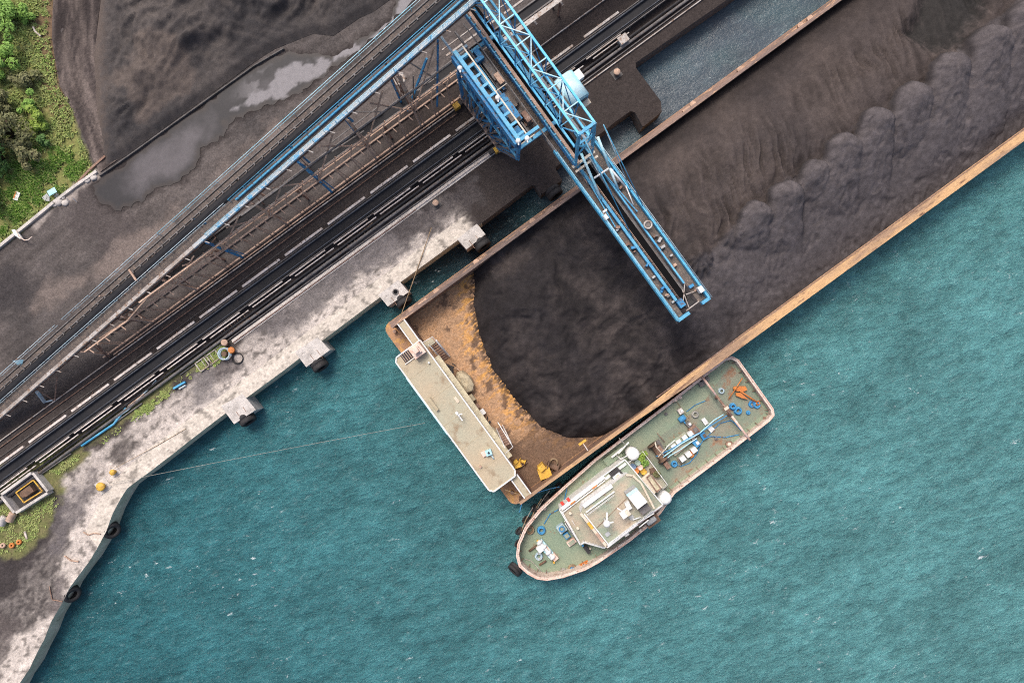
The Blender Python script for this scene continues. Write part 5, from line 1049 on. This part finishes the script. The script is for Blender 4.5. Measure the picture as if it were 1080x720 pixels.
# funnel casing, stairwell, masts
FN = [(660.4, 521.5), (671, 514), (683, 529), (672.5, 537)]
MB().prism(pw_(FN, 8.6), 6.96, 8.5).build('funnel_casing', 'grey', t); MB().prism(pw_(FN, 8.6), 8.503, 8.6).build('funnel_top', 'white', t)
MB().prism(pw_([(660.4, 521.5), (671, 514), (673, 516.3), (662.4, 523.8)], 8.62), 8.603, 8.64).build('funnel_band', 'cyan', t)
c = P(679.5, 536, 7.2); MB().obox(c, 1.2, .7, 6.96, 7.6, 36).build('exhaust_box', 'greyst', t)
SWL = [(643.5, 501), (652, 493.5), (664, 506.5), (655, 515.5)]
MB().prism(pw_(SWL, 5.6), 4.51, 5.5).build('stairwell_hood', 'dark', t)
MB().prism(pw_([(646, 503), (653, 497.5), (655.5, 500.5), (648, 506)], 5.55), 5.503, 5.6).build('stairwell_lid', 'white', t)
MB().prism(pw_([(648, 502.5), (652, 499.5), (653.2, 501), (649.2, 504)], 5.6), 5.603, 5.63).build('red_mark', 'pinkp', t)
MB().prism(pw_([(651, 510.5), (656, 506.5), (659, 509), (654, 513.5)], 5.55), 5.503, 5.65).build('stairwell_lid', 'orange', t)
m = MB(); c = P(640, 552, 9.2); m.tube([Vector((c.x, c.y, 6.95)), c+ZD*.1], .12).beam(c, P(640, 540, 9.2), .16, .12).beam(c, P(647, 550, 9.2), .13, .1); m.build('mast', 'white', t); MB().dome(c+ZD*.05, .36, .25).build('mast_dome', 'white', bpy.data.objects['mast'])
m = MB(); c = P(659, 541, 8.4); m.tube([Vector((c.x, c.y, 6.95)), c], .12).obox(c, .95, .75, 8.3, 8.6, 36).beam(P(651, 535.5, 8.6), P(660, 541, 8.6), .1); m.build('radar_mast', 'white', t); rmst = bpy.data.objects['radar_mast']; MB().obox(P(662, 540.5, 8.7), .35, .6, 8.61, 8.8, 36).build('radar_scanner', 'cream', rmst)
MB().prism(pw_([(659, 531), (663, 528), (667, 536), (662, 539)], 7.6), 6.96, 7.5).build('vent_box', 'white', t)
for (a, b_) in (((667, 548), (676, 545)), ((670, 553), (690, 541)), ((674, 556), (684, 548))): MB().tube([P(*a, 7.3), P(*b_, 7.3)], .06).build('rail_bar', 'white', t)
c = P(688, 549, 4.0); MB().obox(c, 1.6, .9, 3.2, 4.2, 36).build('liferaft_cradle', 'soil', t); MB().lathe(P(687, 549, 4.5), [(.01, -.6), (.26, -.55), (.3, -.2), (.3, .2), (.26, .55), (.01, .6)], UD, 14).build('liferaft', 'grey', t)
rim([(640, 577), (672, 553), (698, 533)], 3.9, .2, .25, 'lower_band', 'pinkp', False)
# aft house roof: domes, drum area, skylight
SK = [(682, 503), (686, 500), (697, 515), (692.5, 518.5)]
MB().prism(pw_([(677, 505), (684.5, 498.5), (699, 514), (690.5, 521)], 5.0), 4.505, 4.8).build('skylight_coaming', 'cream', t); MB().prism(pw_(SK, 5.0), 4.803, 4.95).build('skylight', 'khaki', t); rim(SK, 5.02, .12, .12, 'skylight_rim', 'rust')
for (px, py, r, l) in ((666, 477, .68, 'large white round tank at the upper aft corner of the tug house'), (699.5, 523, .68, 'large white round tank at the lower aft corner of the tug house')):
    c = P(px, py, 3.0); tt_ = thing('round_tank', l, 'tank', Vector((c.x, c.y, TZ)), 'white tanks on the tug'); MB().cyl(Vector((c.x, c.y, TZ)), r*.97, 2.1, 28).build('tank_shell', 'white', tt_); MB().lathe(Vector((c.x, c.y, TZ+2.1)), [(r, -.05), (r, .03), (r*.6, .12), (.01, .15)], ZD, 28).build('tank_lid', 'white', tt_)
PLT = [(662, 489), (671, 482), (678, 475.5), (703, 511), (694, 517), (684.5, 497), (676, 504)]
MB().prism(pw_([(661, 489.5), (678, 476), (704, 511), (699, 516), (686, 499), (676.5, 505)], 3.4), 3.2, 3.35).build('aft_platform', 'troof', t)
rim([(661, 489.5), (678, 476), (704, 511)], 3.45, .08, .12, 'platform_rim', 'white', False)
def drum(px, py, z, mat, label, r=.29, h=.8):
    c = P(px, py, z); m = MB().lathe(c, [(.01, 0), (r, 0), (r*1.05, .04), (r, .08), (r, h*.35), (r*1.05, h*.38), (r, h*.41), (r, h*.68), (r*1.05, h*.71), (r, h*.74), (r, h-.03), (r*1.05, h), (r*.92, h), (r*.9, h-.04), (.01, h-.04)], ZD, 18)
    return single(m, 'drum', mat, label, 'drum', c, 'drums on the tug house')
M['dgrn'] = mk('grey_green_drum', (.28, .36, .3, 1), rough=.6); M['dblu'] = mk('slate_blue_drum', (.15, .22, .32, 1), rough=.6)
drum(667, 491, 3.35, 'dblu', 'slate blue drum in the drum cluster on the tug'); drum(671.5, 486.8, 3.35, 'dgrn', 'grey green drum in the drum cluster on the tug'); drum(674, 491.5, 3.35, 'pinkp', 'pink drum in the middle of the drum cluster'); drum(670, 495, 3.35, 'orange', 'orange drum at the lower edge of the drum cluster'); drum(677.6, 496, 3.35, 'yellow', 'yellow drum nearest the skylight on the tug', .33)
def leaves(m, c, r, h, n_, s_, rng, flat=.6):
    for _ in range(n_):
        a = rng.uniform(0, 6.283); q = math.sqrt(rng.random())*r; zz_ = h*(rng.random()**.6)*(1-(q/r)**2*.75)
        p = c+Vector((q*math.cos(a), q*math.sin(a), zz_)); n1 = Vector((rng.gauss(0, flat), rng.gauss(0, flat), 1)).normalized(); x = n1.orthogonal().normalized(); x = (Matrix.Rotation(rng.uniform(0, 6.283), 3, n1) @ x); y = n1.cross(x); k = s_*rng.uniform(.6, 1.4)
        b_ = len(m.v); m.v += [p-x*k, p-y*k*.45, p+x*k, p+y*k*.45]; m.f.append([b_, b_+1, b_+2, b_+3]); m.sm.append(False)
rn = random.Random(5)
for (px, py, r, mt_, l) in [(677.5, 479, .5, 'leaf_y', 'yellow-green potted plant at the platform corner of the tug'), (679, 487.5, .45, 'leaf_a', 'bright green potted plant next to the drum cluster'), (675, 483, .35, 'leaf_y', 'small yellow-green potted plant between drum and platform edge'), (692, 499, .4, 'leaf_c', 'olive potted plant beyond the skylight on the tug')]:
    c = P(px, py, 3.35); tp = thing('potted_plant', l, 'plant', c, 'potted plants on the tug'); MB().cyl(c, .16, .35, 12, .22).build('pot', 'soil', tp); m = MB(); leaves(m, c+ZD*.3, r, .6, 90, .14, rn); m.build('foliage', mt_, tp)
c = P(688, 495.5, 3.35); single(MB().obox(c, .6, .5, 3.36, 3.8, 10), 'wooden_crate', 'soil', 'small brown crate of junk on the tug platform', 'crate', c)
MB().prism(pw_([(636, 485), (652, 473), (657, 480), (641, 492)], TZ+.7), TZ+.01, TZ+.65).build('side_locker', 'tdeck', t)
MB().beam(P(645, 482, TZ+1), P(657, 472, TZ+1), .2).beam(P(652, 478, TZ+1.1), P(663, 466, TZ+1.1), .16).build('locker_rail', 'white', t)
MB().tube([P(650, 480, TZ+1.2), P(655, 484, 4), P(662, 480, 4.2), P(671, 471, TZ+1)], .06).build('tank_brace', 'white', t)
def deck_rail(l, z, h_, name, mat='white', closed=False):
    q = [P(a, b_, z+h_) for a, b_ in l]; m = MB().tube(q, .03, 5, closed).tube([p-ZD*h_*.5 for p in q], .02, 4, closed)
    for i in range(len(q) if closed else len(q)-1):
        A, B = q[i], q[(i+1) % len(q)]; n_ = max(1, int((B-A).length/1.0))
        for k in range(n_): p = A.lerp(B, k/n_); m.tube([p-ZD*h_, p], .025, 4)
    return m.build(name, mat, t)
deck_rail([(592, 538), (612, 573), (616, 571), (637, 577)], 4.5, .9, 'guard_rail'); deck_rail([(620, 543), (648, 522)], 6.95, .7, 'guard_rail'); deck_rail([(661, 489), (678, 476), (704, 511), (699, 516)], 3.35, .8, 'guard_rail'); deck_rail([(645, 573), (673, 551), (689, 538)], 6.95, .7, 'guard_rail')
for (px, py, r_, h_) in ((625, 530), (633, 524), (621, 548), (650, 560)) and ((601, 540, .16, .5), (609, 556, .14, .4), (622, 577, .12, .5), (648, 486, .15, .5)): MB().cyl(P(px, py, 4.5 if px < 620 else TZ), r_, h_, 10).build('vent_pipe', 'cream', t)
for (px, py) in ((650, 545), (632, 545), (655, 529)): MB().obox(P(px, py, 0), .5, .4, 6.96, 7.12, 36).build('roof_hatch', 'grey', t)
# ---- foredeck gear
def coil(px, py, z, mat, label, RR=.38, n_=3, cat='rope'):
    c = P(px, py, z+.06); m = MB()
    for k in range(n_): m.torus(c+ZD*(.1*k), RR-.03*k, .085, ZD, 20, 6)
    if RR > .3: m.torus(c, RR*.62, .08, ZD, 16, 6)
    return single(m, 'rope_coil', mat, label, cat, c, 'rope coils on the tug')
coil(570.9, 558.8, TZ, 'rblue', 'bright blue rope coil on the tug foredeck', .42, 4); coil(568.3, 586.3, TZ, 'blue_p', 'pale blue rope coil beside the anchor windlass', .4); coil(577.5, 606.7, TZ, 'rpale', 'whitish rope coil at the very bow', .38); coil(559, 558.5, TZ, 'rtan', 'tan rope coil by the left bulwark of the foredeck', .45); coil(594.5, 602.5, TZ, 'rpale', 'pale rope coil left of a pair near the bow rail', .36); coil(603.6, 599.5, TZ, 'rtan', 'tan and blue rope coil, right of a pair near the bow rail', .46)
coil(603.8, 600.2, TZ+.25, 'rblue', 'small blue rope coil inside the tan coil near the bow', .2, 2)
t2 = thing('anchor_windlass', 'white and pale green windlass in the middle of the tug foredeck', 'windlass', P(574, 579, TZ)); ax = (P(585, 590, 0)-P(567, 569, 0)).normalized(); cc_ = P(576, 579.5, TZ+.6)
MB().beam(cc_-ax*1.2-ZD*.35, cc_+ax*1.2-ZD*.35, .75, .35).build('bed', 'cyan', t2)
m = MB()
for k in (-1.1, -.4, .4, 1.1): m.lathe(cc_+ax*k, [(.01, -.12), (.36, -.12), (.36, .12), (.01, .12)], ax, 16)
m.lathe(cc_, [(.2, -1.3), (.2, 1.3)], ax, 12); m.build('drum', 'white', t2)
MB().obox(P(568.5, 571, 0), .7, .6, TZ, TZ+.9, -50).build('gearbox', 'white', t2)
MB().obox(P(583.3, 580, 0), .75, .6, TZ, TZ+.65, -50).obox(P(576.5, 571, 0), .22, 0.9, TZ, TZ+.5, 40).build('motor', 'pinkp', t2)
MB().tube([P(566, 575, TZ+.3), P(562, 578, TZ+.25), P(558, 581, TZ+.15)], .12).tube([P(576, 591, TZ+.3), P(572, 593.5, TZ+.25), P(569, 595.5, TZ+.15)], .12).build('anchor_chain', 'soil', t2)
for (px, py) in ((567, 569.5), (584, 592)): MB().cyl(P(px, py, TZ), .12, .35, 10).build('cap', 'yellow', t2)
def cleat(px, py, mat, label, a=30):
    c = P(px, py, TZ); d = Vector((math.cos(R(a)), math.sin(R(a)), 0)); tt_ = thing('mooring_bitts', label, 'bitts', c, 'mooring bitts on the tug'); MB().cyl(c+d*.3, .13, .5, 12).cyl(c-d*.3, .13, .5, 12).cyl(c+d*.3+ZD*.5, .17, .06, 12).cyl(c-d*.3+ZD*.5, .17, .06, 12).build('posts', mat, tt_); MB().beam(c+d*.55+ZD*.04, c-d*.55+ZD*.04, .35, .08).build('base', mat, tt_)
cleat(615.5, 594, 'orange', 'orange mooring bitts near the bow right rail'); cleat(571.5, 536.5, 'pink', 'rusty pink mooring bitts inside the bulwark facing the barge'); cleat(643.5, 580, 'pink', 'faded pink bitts beside the tug deckhouse', 36); cleat(738, 401, 'greyst', 'dark bitts at the upper end of the towing rail'); cleat(714, 420, 'pink', 'pink bitts on the aft bulwark beside the barge')
rope([P(598, 514.5, TZ+.5), P(595, 528, TZ+.1), P(589, 537, TZ+.08), P(580, 542, TZ+.08), P(574, 552, TZ+.08)], .06, 'blue_rope', 'blue_d', 'faded blue rope snaking along the tug foredeck')
rope([P(553, 589, TZ+.08), P(560, 591, TZ+.08), P(566, 597, TZ+.08), P(573, 605, TZ+.08)], .06, 'pale_hose', 'rpale', 'pale hose lying across the bow deck', 'hose')
for (px, py, sx, sy, h_, mt_, l) in [(592, 555.5, .9, .9, .7, 'blue_p', 'pale blue pump unit ahead of the tug house'), (597.5, 563.5, .65, .6, .5, 'blue_d', 'small blue box ahead of the tug house'), (602.5, 570.5, .55, 1.0, .45, 'pinkp', 'pink rimmed crate ahead of the tug house')]:
    c = P(px, py, TZ); tt_ = thing('deck_box', l, 'box', c, 'boxes ahead of the tug house'); MB().obox(c, sx, sy, TZ, TZ+h_, -53.9).build('body', mt_, tt_); MB().obox(c, sx*.7, sy*.75, TZ+h_+.002, TZ+h_+.06, -53.9).build('lid', 'troof', tt_)
    if px < 593: MB().torus(c+ZD*(h_+.15), .28, .07).build('hose_ring', 'rblue', tt_)
c = P(618.5, 577.5, TZ); tt_ = thing('fire_hose_box', 'small dark box with blue and red fittings beside the tug house', 'box', c); MB().obox(c, .9, .4, TZ, TZ+.8, -53.9).build('body', 'dark', tt_); MB().cyl(P(614.5, 574.5, TZ+.6), .12, .3, 10).build('blue_valve', 'rblue', tt_)
tyre(543.5, 600, 1.9, 'black tyre fender hung on the nose of the tug bow', (P(543.5, 600, 0)-P(570, 575, 0)).normalized()+ZD*.45, .85, .8, group='tyre fenders on the tug')
rn = random.Random(21)
for (px, py) in ((549, 561), (556, 549), (565, 537), (548, 574), (577, 526), (590, 514)):
    tyre(px-1.5, py-1.5, 1.5, 'black tyre fender on the tug side, in the gap to the barge', (P(px, py, 0)-P(px+8, py+7, 0)).normalized()+ZD*.3, .5, .35, group='tyre fenders in the gap')
for (px, py) in ((785, 392), (809, 425)): tyre(px, py, 2.4, 'small black tyre on the tug stern rail, '+('upper one' if px < 800 else 'lower one'), Vector((CU, SU, .3)), .42, .3, group='tyre fenders on the tug stern')
# ---- aft deck: hatches, hoses, towing gear
t2 = thing('cargo_hatch', 'green hatch slab framed by two rows of white covers on the aft deck', 'hatch', P(714, 466, TZ))
MB().prism(pw_([(702, 470), (722, 455), (731, 465), (712, 481)], TZ+.5), TZ+.01, TZ+.45).build('coaming', 'troof', t2)
for (px, py) in ((705, 467), (710, 462.5), (716, 458), (721.8, 454)): MB().obox(P(px, py, 0), .56, .5, TZ+.1, TZ+.75, 36).build('white_cover', 'white', t2)
for (px, py) in ((714.2, 479.5), (720, 475), (725.6, 470.6)): MB().obox(P(px, py, 0), .62, .56, TZ+.1, TZ+.75, 36).build('white_cover', 'white', t2)
MB().tube([P(714, 482, TZ+.6), P(719, 490, TZ+.4)], .05).build('lifting_bar', 'rust', t2); MB().tube([P(693, 456.5, TZ+.5), P(701, 466, TZ+.5)], .05).build('lifting_bar', 'rust', t2)
t2 = thing('towing_winch', 'rusty towing winch with white crossbars behind the tug house', 'winch', P(693, 476, TZ)); c = P(693.5, 477, TZ+.65)
MB().lathe(c, [(.01, -1.1), (.6, -1.1), (.6, -1.0), (.3, -1.0), (.3, .95), (.6, .95), (.6, 1.1), (.01, 1.1)], VD, 20).build('drum', 'soil', t2); MB().obox(P(690, 470, 0), .8, .6, TZ, TZ+1.1).build('housing', 'rust', t2); MB().obox(P(698, 486, 0), .8, .5, TZ, TZ+.8).build('housing', 'rust', t2); MB().beam(P(690, 466, TZ+.2), P(702, 487, TZ+.2), 1.2, .15).build('bed', 'greyst', t2)
MB().tube([P(691, 466, TZ+1.3), P(692, 471, TZ+1.3), P(700, 480, TZ+1.3)], .08).tube([P(694, 482, TZ+1.1), P(701, 474, TZ+1.1)], .06).build('crossbar', 'cream', t2)
HZ = TZ+.85
for pts, r, mt_, l in [([(698, 483), (718, 468), (738, 456.5), (753, 443), (763, 437)], .07, 'cyan', 'bright cyan hose crossing the hatch, middle one'), ([(692, 481), (707, 474), (726, 462), (740, 455), (752, 447), (767, 438)], .06, 'rblue', 'blue hose crossing the hatch towards the stern, upper one'), ([(698, 488), (707, 480), (716, 475), (735, 462)], .06, 'cyan', 'short cyan hose crossing the lower hatch covers'),
                    ([(697, 480), (704, 470.5), (712, 464)], .05, 'white', 'white hose end over the upper hatch covers')]:
    rope([P(a, b_, HZ) for a, b_ in pts], r, 'hose', mt_, l, 'hose', 0, 'hoses on the tug aft deck')
for pts, r, mt_, l in [([(711, 489), (718, 491.5), (727, 488), (735, 479), (738, 470), (742, 463), (750, 460), (765, 461), (780, 458)], .055, 'blue_d', 'long blue hose looping below the hatch to the stern'), ([(744, 463), (752, 453), (760, 446), (771, 443), (775, 446), (782, 454)], .05, 'blue_d', 'blue hose arching between hatch and towing rail'), ([(724, 434), (733, 427), (745, 422)], .045, 'blue_d', 'short faded blue hose above the white ring'), ([(711, 420), (720, 432), (727, 441)], .03, 'rtan', 'thin brown wire on the upper aft deck')]:
    rope([P(a, b_, TZ+.09) for a, b_ in pts], r, 'hose', mt_, l, 'hose', 0, 'hoses on the tug aft deck')
for (px, py, sx, sy, h_, mt_, l) in [(716.7, 433, .6, .55, .6, 'wseg', 'pale square box on the upper aft deck'), (742.8, 444, .75, .45, .3, 'white', 'white plate on the aft deck, upper of two'), (749.3, 452, .6, .55, .3, 'white', 'white plate on the aft deck, lower of two'), (733, 466.5, .75, .6, .7, 'rblue', 'blue generator at the end of the hatch'), (741, 459, .8, .6, .5, 'blue_d', 'dark blue machine beside the hose bundle'), (731.5, 453, 1.1, .9, .5, 'rust', 'rusty red engine block between hatch and white plates'), (728, 460, .7, .5, .45, 'pink', 'reddish box against the hatch end'), (725.5, 447, .6, .5, .5, 'greyst', 'grey machine below the blue pump')]:
    c = P(px, py, TZ); tt_ = thing('deck_machine', l, 'machine', c, 'machines on the tug aft deck'); MB().obox(c, sx, sy, TZ+.01, TZ+h_, rn.uniform(-60, -45)).build('body', mt_, tt_); MB().obox(c+UD*.1, sx*.45, sy*.5, TZ+h_+.002, TZ+h_+.15, rn.uniform(-60, -45)).build('cover', rn.choice(['greyst', 'soil', 'white']) if h_ > .4 else mt_, tt_)
c = P(718.5, 441, TZ); tt_ = thing('blue_pump', 'bright blue pump with an outlet pipe on the aft deck', 'pump', c); MB().lathe(c+ZD*.35, [(.01, -.4), (.3, -.4), (.34, 0), (.3, .4), (.01, .4)], UD, 14).build('casing', 'rblue', tt_); MB().tube([c+ZD*.3, c+VD*.8+ZD*.3], .09).build('outlet', 'rblue', tt_)
coil(733, 436.8, TZ, 'rpale', 'thick whitish ring coil on the aft deck', .36, 3); coil(760.6, 412, TZ, 'blue_p', 'grey-blue rope coil between towing rail and anchor', .3, 3)
coil(772.5, 428.5, TZ, 'rblue', 'blue rope heap behind the towing rail, upper coil', .34, 4); coil(778, 433, TZ, 'rblue', 'blue rope heap behind the towing rail, lower coil', .4, 4); coil(798, 427, TZ, 'rblue', 'bright blue rope coil under the anchor shank', .34, 3); coil(789, 435, TZ, 'rblue', 'small blue rope coil below the anchor', .18, 3); coil(711, 489, TZ, 'rblue', 'blue rope heap at the foot of the towing winch', .32, 3); coil(793, 426, TZ, 'blue_d', 'dull blue rope coil against the anchor shank', .34, 2)
t2 = thing('towing_rail', 'pink and dark towing rail spanning the tug aft deck', 'towing rail', P(768, 432, TZ))
a, b_ = P(740, 396.5, TZ+1.2), P(791, 464, TZ+1.2); MB().tube([a, a.lerp(b_, .3)], .13, 10).build('tube', 'pinkp', t2); MB().tube([a.lerp(b_, .62), b_], .13, 10).build('tube', 'pinkp', t2); MB().tube([a.lerp(b_, .3), a.lerp(b_, .62)], .14, 10).build('worn_tube', 'rust', t2)
for s_ in (.03, .35, .62, .97): p = a.lerp(b_, s_); MB().beam(Vector((p.x, p.y, TZ)), p, .2).build('leg', 'rust', t2)
p = a.lerp(b_, .5); MB().obox(p, .5, .3, TZ+1.3, TZ+1.5, 36).build('saddle', 'cream', t2)
# anchor
t2 = thing('anchor', 'orange stock anchor lying on the tug stern deck', 'anchor', P(778, 411, TZ)); z_ = TZ+.3
MB().tube([P(779, 411, z_+.1), P(799, 424.4, z_)], .09).build('shank', 'orange', t2); MB().tube([P(783, 398.5, z_+.4), P(775, 411, z_+.3), P(768.5, 420.5, z_)], .06).build('stock', 'orange', t2)
for pts in ([(776, 412), (779, 407), (786, 407), (788, 411), (783, 413)], [(776, 414), (781, 414), (789, 421), (783, 420), (776, 417)]): MB().prism(pw_(pts, z_), z_-.1, z_+.12).build('fluke', 'orange', t2)
MB().ball(P(775.5, 409.5, z_), .27).build('crown', 'orange', t2); MB().torus(P(799.5, 424.8, z_), .2, .06).build('shackle', 'orange', t2)
for (px, py, mt_, l) in [(727.8, 478.5, 'orange', 'squat orange pot beside the lower hatch covers'), (768, 467.8, 'rust', 'round rusty capstan with cream top near the lower rail'), (806, 441, 'rust', 'rusty stain-brown cap at the stern corner'), (755, 462, 'greyst', 'small grey vent on the lower aft deck'), (702, 436, 'greyst', 'small dark vent on the upper aft deck')]:
    c = P(px, py, TZ); tt_ = thing('deck_vent', l, 'vent', c, 'vents on the tug aft deck'); s_ = .32 if px in (727.8, 768) else .17; MB().cyl(c, s_, s_*1.3, 16, s_*1.1).build('base', mt_, tt_); MB().dome(c+ZD*s_*1.35, s_*.7, s_*.4, 14).build('cap', 'cream' if px == 768 else mt_, tt_)
c = P(740, 404, TZ); m = MB().obox(c, .8, .5, TZ, TZ+.5, 30).cyl(P(745, 399, TZ), .25, .5, 12); single(m, 'chain_stopper', 'greyst', 'dark chain stopper near the upper end of the towing rail', 'stopper', c)
# mooring lines between tug and barge
rope([P(562, 521, 5.1), P(590, 513, 3.3)], .05, 'mooring_rope', 'blue_d', 'blue rope from barge wing to the tug bulwark', sag=.3)
rope([P(548, 540, 2.3), P(551, 528, 2.3), P(556, 526, 4.8)], .05, 'mooring_rope', 'rblue', 'short blue rope hanging at the barge stern corner')
rope([P(532, 516, 5.0), P(554, 524, 4.6)], .04, 'mooring_rope', 'rtan', 'brown rope stretched across the rusty stern corner', sag=.1)
rope([P(653, 462, 5.1), P(661, 470, 4.5)], .05, 'mooring_rope', 'rpale', 'pale rope from barge wall to the white tank')
# gap net of ropes between hulls
for k, (a, b_) in enumerate([((571, 526), (560, 547)), ((580, 517), (567, 536)), ((556, 545), (548, 566)), ((562, 535), (553, 553))]):
    rope([P(*a, 2.6), P(*b_, 2.0)], .05, 'fender_rope', ['rtan', 'rpale'][k % 2], 'frayed rope holding tyres in the gap between tug and barge', 'rope', .4, 'fender ropes in the gap')

# ================================================================== VEGETATION
rn = random.Random(77)
def bush(px, py, r, h, mat, label, n_=1500, ls=.16, trunk=True, name='bush', cat='bush'):
    c = P(px, py, GZ); tt_ = thing(name, label, cat, c, 'bushes and trees on the verge'); m = MB()
    ncl = max(7, int(r*r*4))
    cl = [(c+Vector((rn.gauss(0, r*.42), rn.gauss(0, r*.42), h*rn.uniform(.35, .95))), rn.uniform(.22, .42)*r) for _ in range(ncl)]
    for (p, q) in cl:
        for _ in range(n_//ncl):
            d = Vector((rn.gauss(0, 1), rn.gauss(0, 1), rn.gauss(0, .8))).normalized()*q*rn.uniform(.55, 1.1); x = p+d
            n1 = (d.normalized()*.7+ZD*.8+Vector((rn.gauss(0, .45), rn.gauss(0, .45), 0))).normalized(); a = n1.orthogonal().normalized(); a = Matrix.Rotation(rn.uniform(0, 6.28), 3, n1) @ a; b__ = n1.cross(a); k = ls*rn.uniform(.6, 1.5)
            i = len(m.v); m.v += [x-a*k, x-b__*k*.5, x+a*k, x+b__*k*.5]; m.f.append([i, i+1, i+2, i+3]); m.sm.append(False)
    m.build('crown', mat, tt_)
    tm = MB()
    for (p, q) in cl[:8]: tm.tube([c, c.lerp(p, .5)+ZD*.2, p], .05+.03*r, 5)
    tm.build('trunk', 'bark', tt_); return tt_
BU = [(12, 22, 1.9, 3.0, 'leaf_a', 'bright green bush in the top left corner'), (-2, 4, 1.6, 2.4, 'leaf_b', 'dark bush cut by the top left corner of the frame'), (33, 18, 1.0, 1.4, 'leaf_a', 'small bright bush near the bent white pipe'),
      (14, 62, 1.7, 2.4, 'leaf_a', 'rounded green bush left of the bare dirt patch'), (2, 84, 1.4, 2.2, 'leaf_a', 'fresh green bush on the left edge, second from the top'), (30, 88, 1.5, 1.8, 'leaf_c', 'loose olive bush beside the brown dirt'), (10, 112, 1.5, 2.2, 'leaf_c', 'olive bush above the big brownish tree'),
      (45, 128, 1.35, 1.6, 'leaf_y', 'vivid yellow-green bush beside the haul road'), (35, 112, 1.1, 1.4, 'leaf_a', 'green bush just above the yellow-green one'), (16, 142, 2.5, 4.5, 'leaf_c', 'big brownish olive tree on the left edge'), (4, 168, 2.2, 4.0, 'leaf_b', 'dark green tree below the brownish olive one'), (32, 160, 1.6, 2.6, 'leaf_c', 'dull olive bush between tree and grass'), (-4, 205, 1.9, 3.0, 'leaf_b', 'dark bush low on the left edge'), (50, 150, 1.0, 1.2, 'leaf_b', 'small dark bush below the yellow-green one'), (-14, 40, 2.5, 4, 'leaf_b', 'dark tree just beyond the left edge'), (-16, 130, 2.6, 4, 'leaf_b', 'dark tree behind the brownish olive tree')]
for (px, py, r, h_, mt_, l) in BU: bush(px, py, r, h_, mt_, l, int(900*r), .15, name='tree' if h_ >= 4 else 'bush', cat='tree' if h_ >= 4 else 'bush')
def tufts(name, polys, n_, s_, label, mats='grass', hgt=.25):
    m = MB(); k = 0; pts = []
    for poly, w_ in polys:
        xs = [p[0] for p in poly]; ys = [p[1] for p in poly]; X = np.random.uniform(min(xs), max(xs), n_*3); Y = np.random.uniform(min(ys), max(ys), n_*3); kx = S*77.5
        ok = (sdist(X, Y, poly)+6*(fbm(X*.09, Y*.09, 3, 120)-.5) < 0) & (fbm(X*.07, Y*.07, 4, 121) > w_); X = X[ok][:n_]; Y = Y[ok][:n_]; pts += list(zip(X, Y))
    for (a, b_) in pts:
        p = P(a, b_, GZ+.02); an = rn.uniform(0, 6.28); d = Vector((math.cos(an), math.sin(an), 0)); L_ = s_*rn.uniform(.6, 1.5); w1 = Vector((-d.y, d.x, 0))*L_*.28; i = len(m.v)
        m.v += [p-w1, p+w1, p+d*L_+w1*.5+ZD*hgt*rn.uniform(.4, 1.3), p+d*L_*1.1-w1*.5+ZD*hgt*rn.uniform(.4, 1.3)]; m.f.append([i, i+1, i+2, i+3]); m.sm.append(False)
    o = m.build(name, mats); o['kind'] = 'stuff'; o['label'] = label; o['category'] = 'grass'; return o
GR = [(-30, -20), (56, -20), (50, 30), (56, 60), (62, 92), (78, 120), (86, 150), (98, 178), (96, 184), (0, 258), (-30, 280)]
tufts('grass', [(GR, .36)], 13000, .2, 'mixed grass on the green verge at upper left')
tufts('ground_cover', [([(0, 180), (50, 150), (92, 172), (85, 188), (55, 208), (0, 250)], .4)], 5000, .16, 'leafy green creeper on the verge beside the kerb', 'leaf_a', .3)
tufts('quayside_grass', [([(-10, 500), (42, 478), (70, 486), (92, 470), (84, 486), (60, 500), (40, 492), (10, 515)], .34), ([(-10, 530), (20, 538), (58, 520), (64, 528), (48, 552), (28, 578), (0, 585), (-10, 585)], .4), ([(140, 436), (165, 418), (180, 410), (178, 418), (158, 434), (140, 444)], .35), ([(205, 380), (238, 362), (240, 375), (222, 388), (208, 392)], .42), ([(95, 470), (140, 440), (200, 392), (204, 398), (150, 440), (110, 468)], .52)], 1700, .13, 'patchy grass and weeds growing along the quay pipes', 'grass', .12)
print('OBJECTS', len(bpy.data.objects))
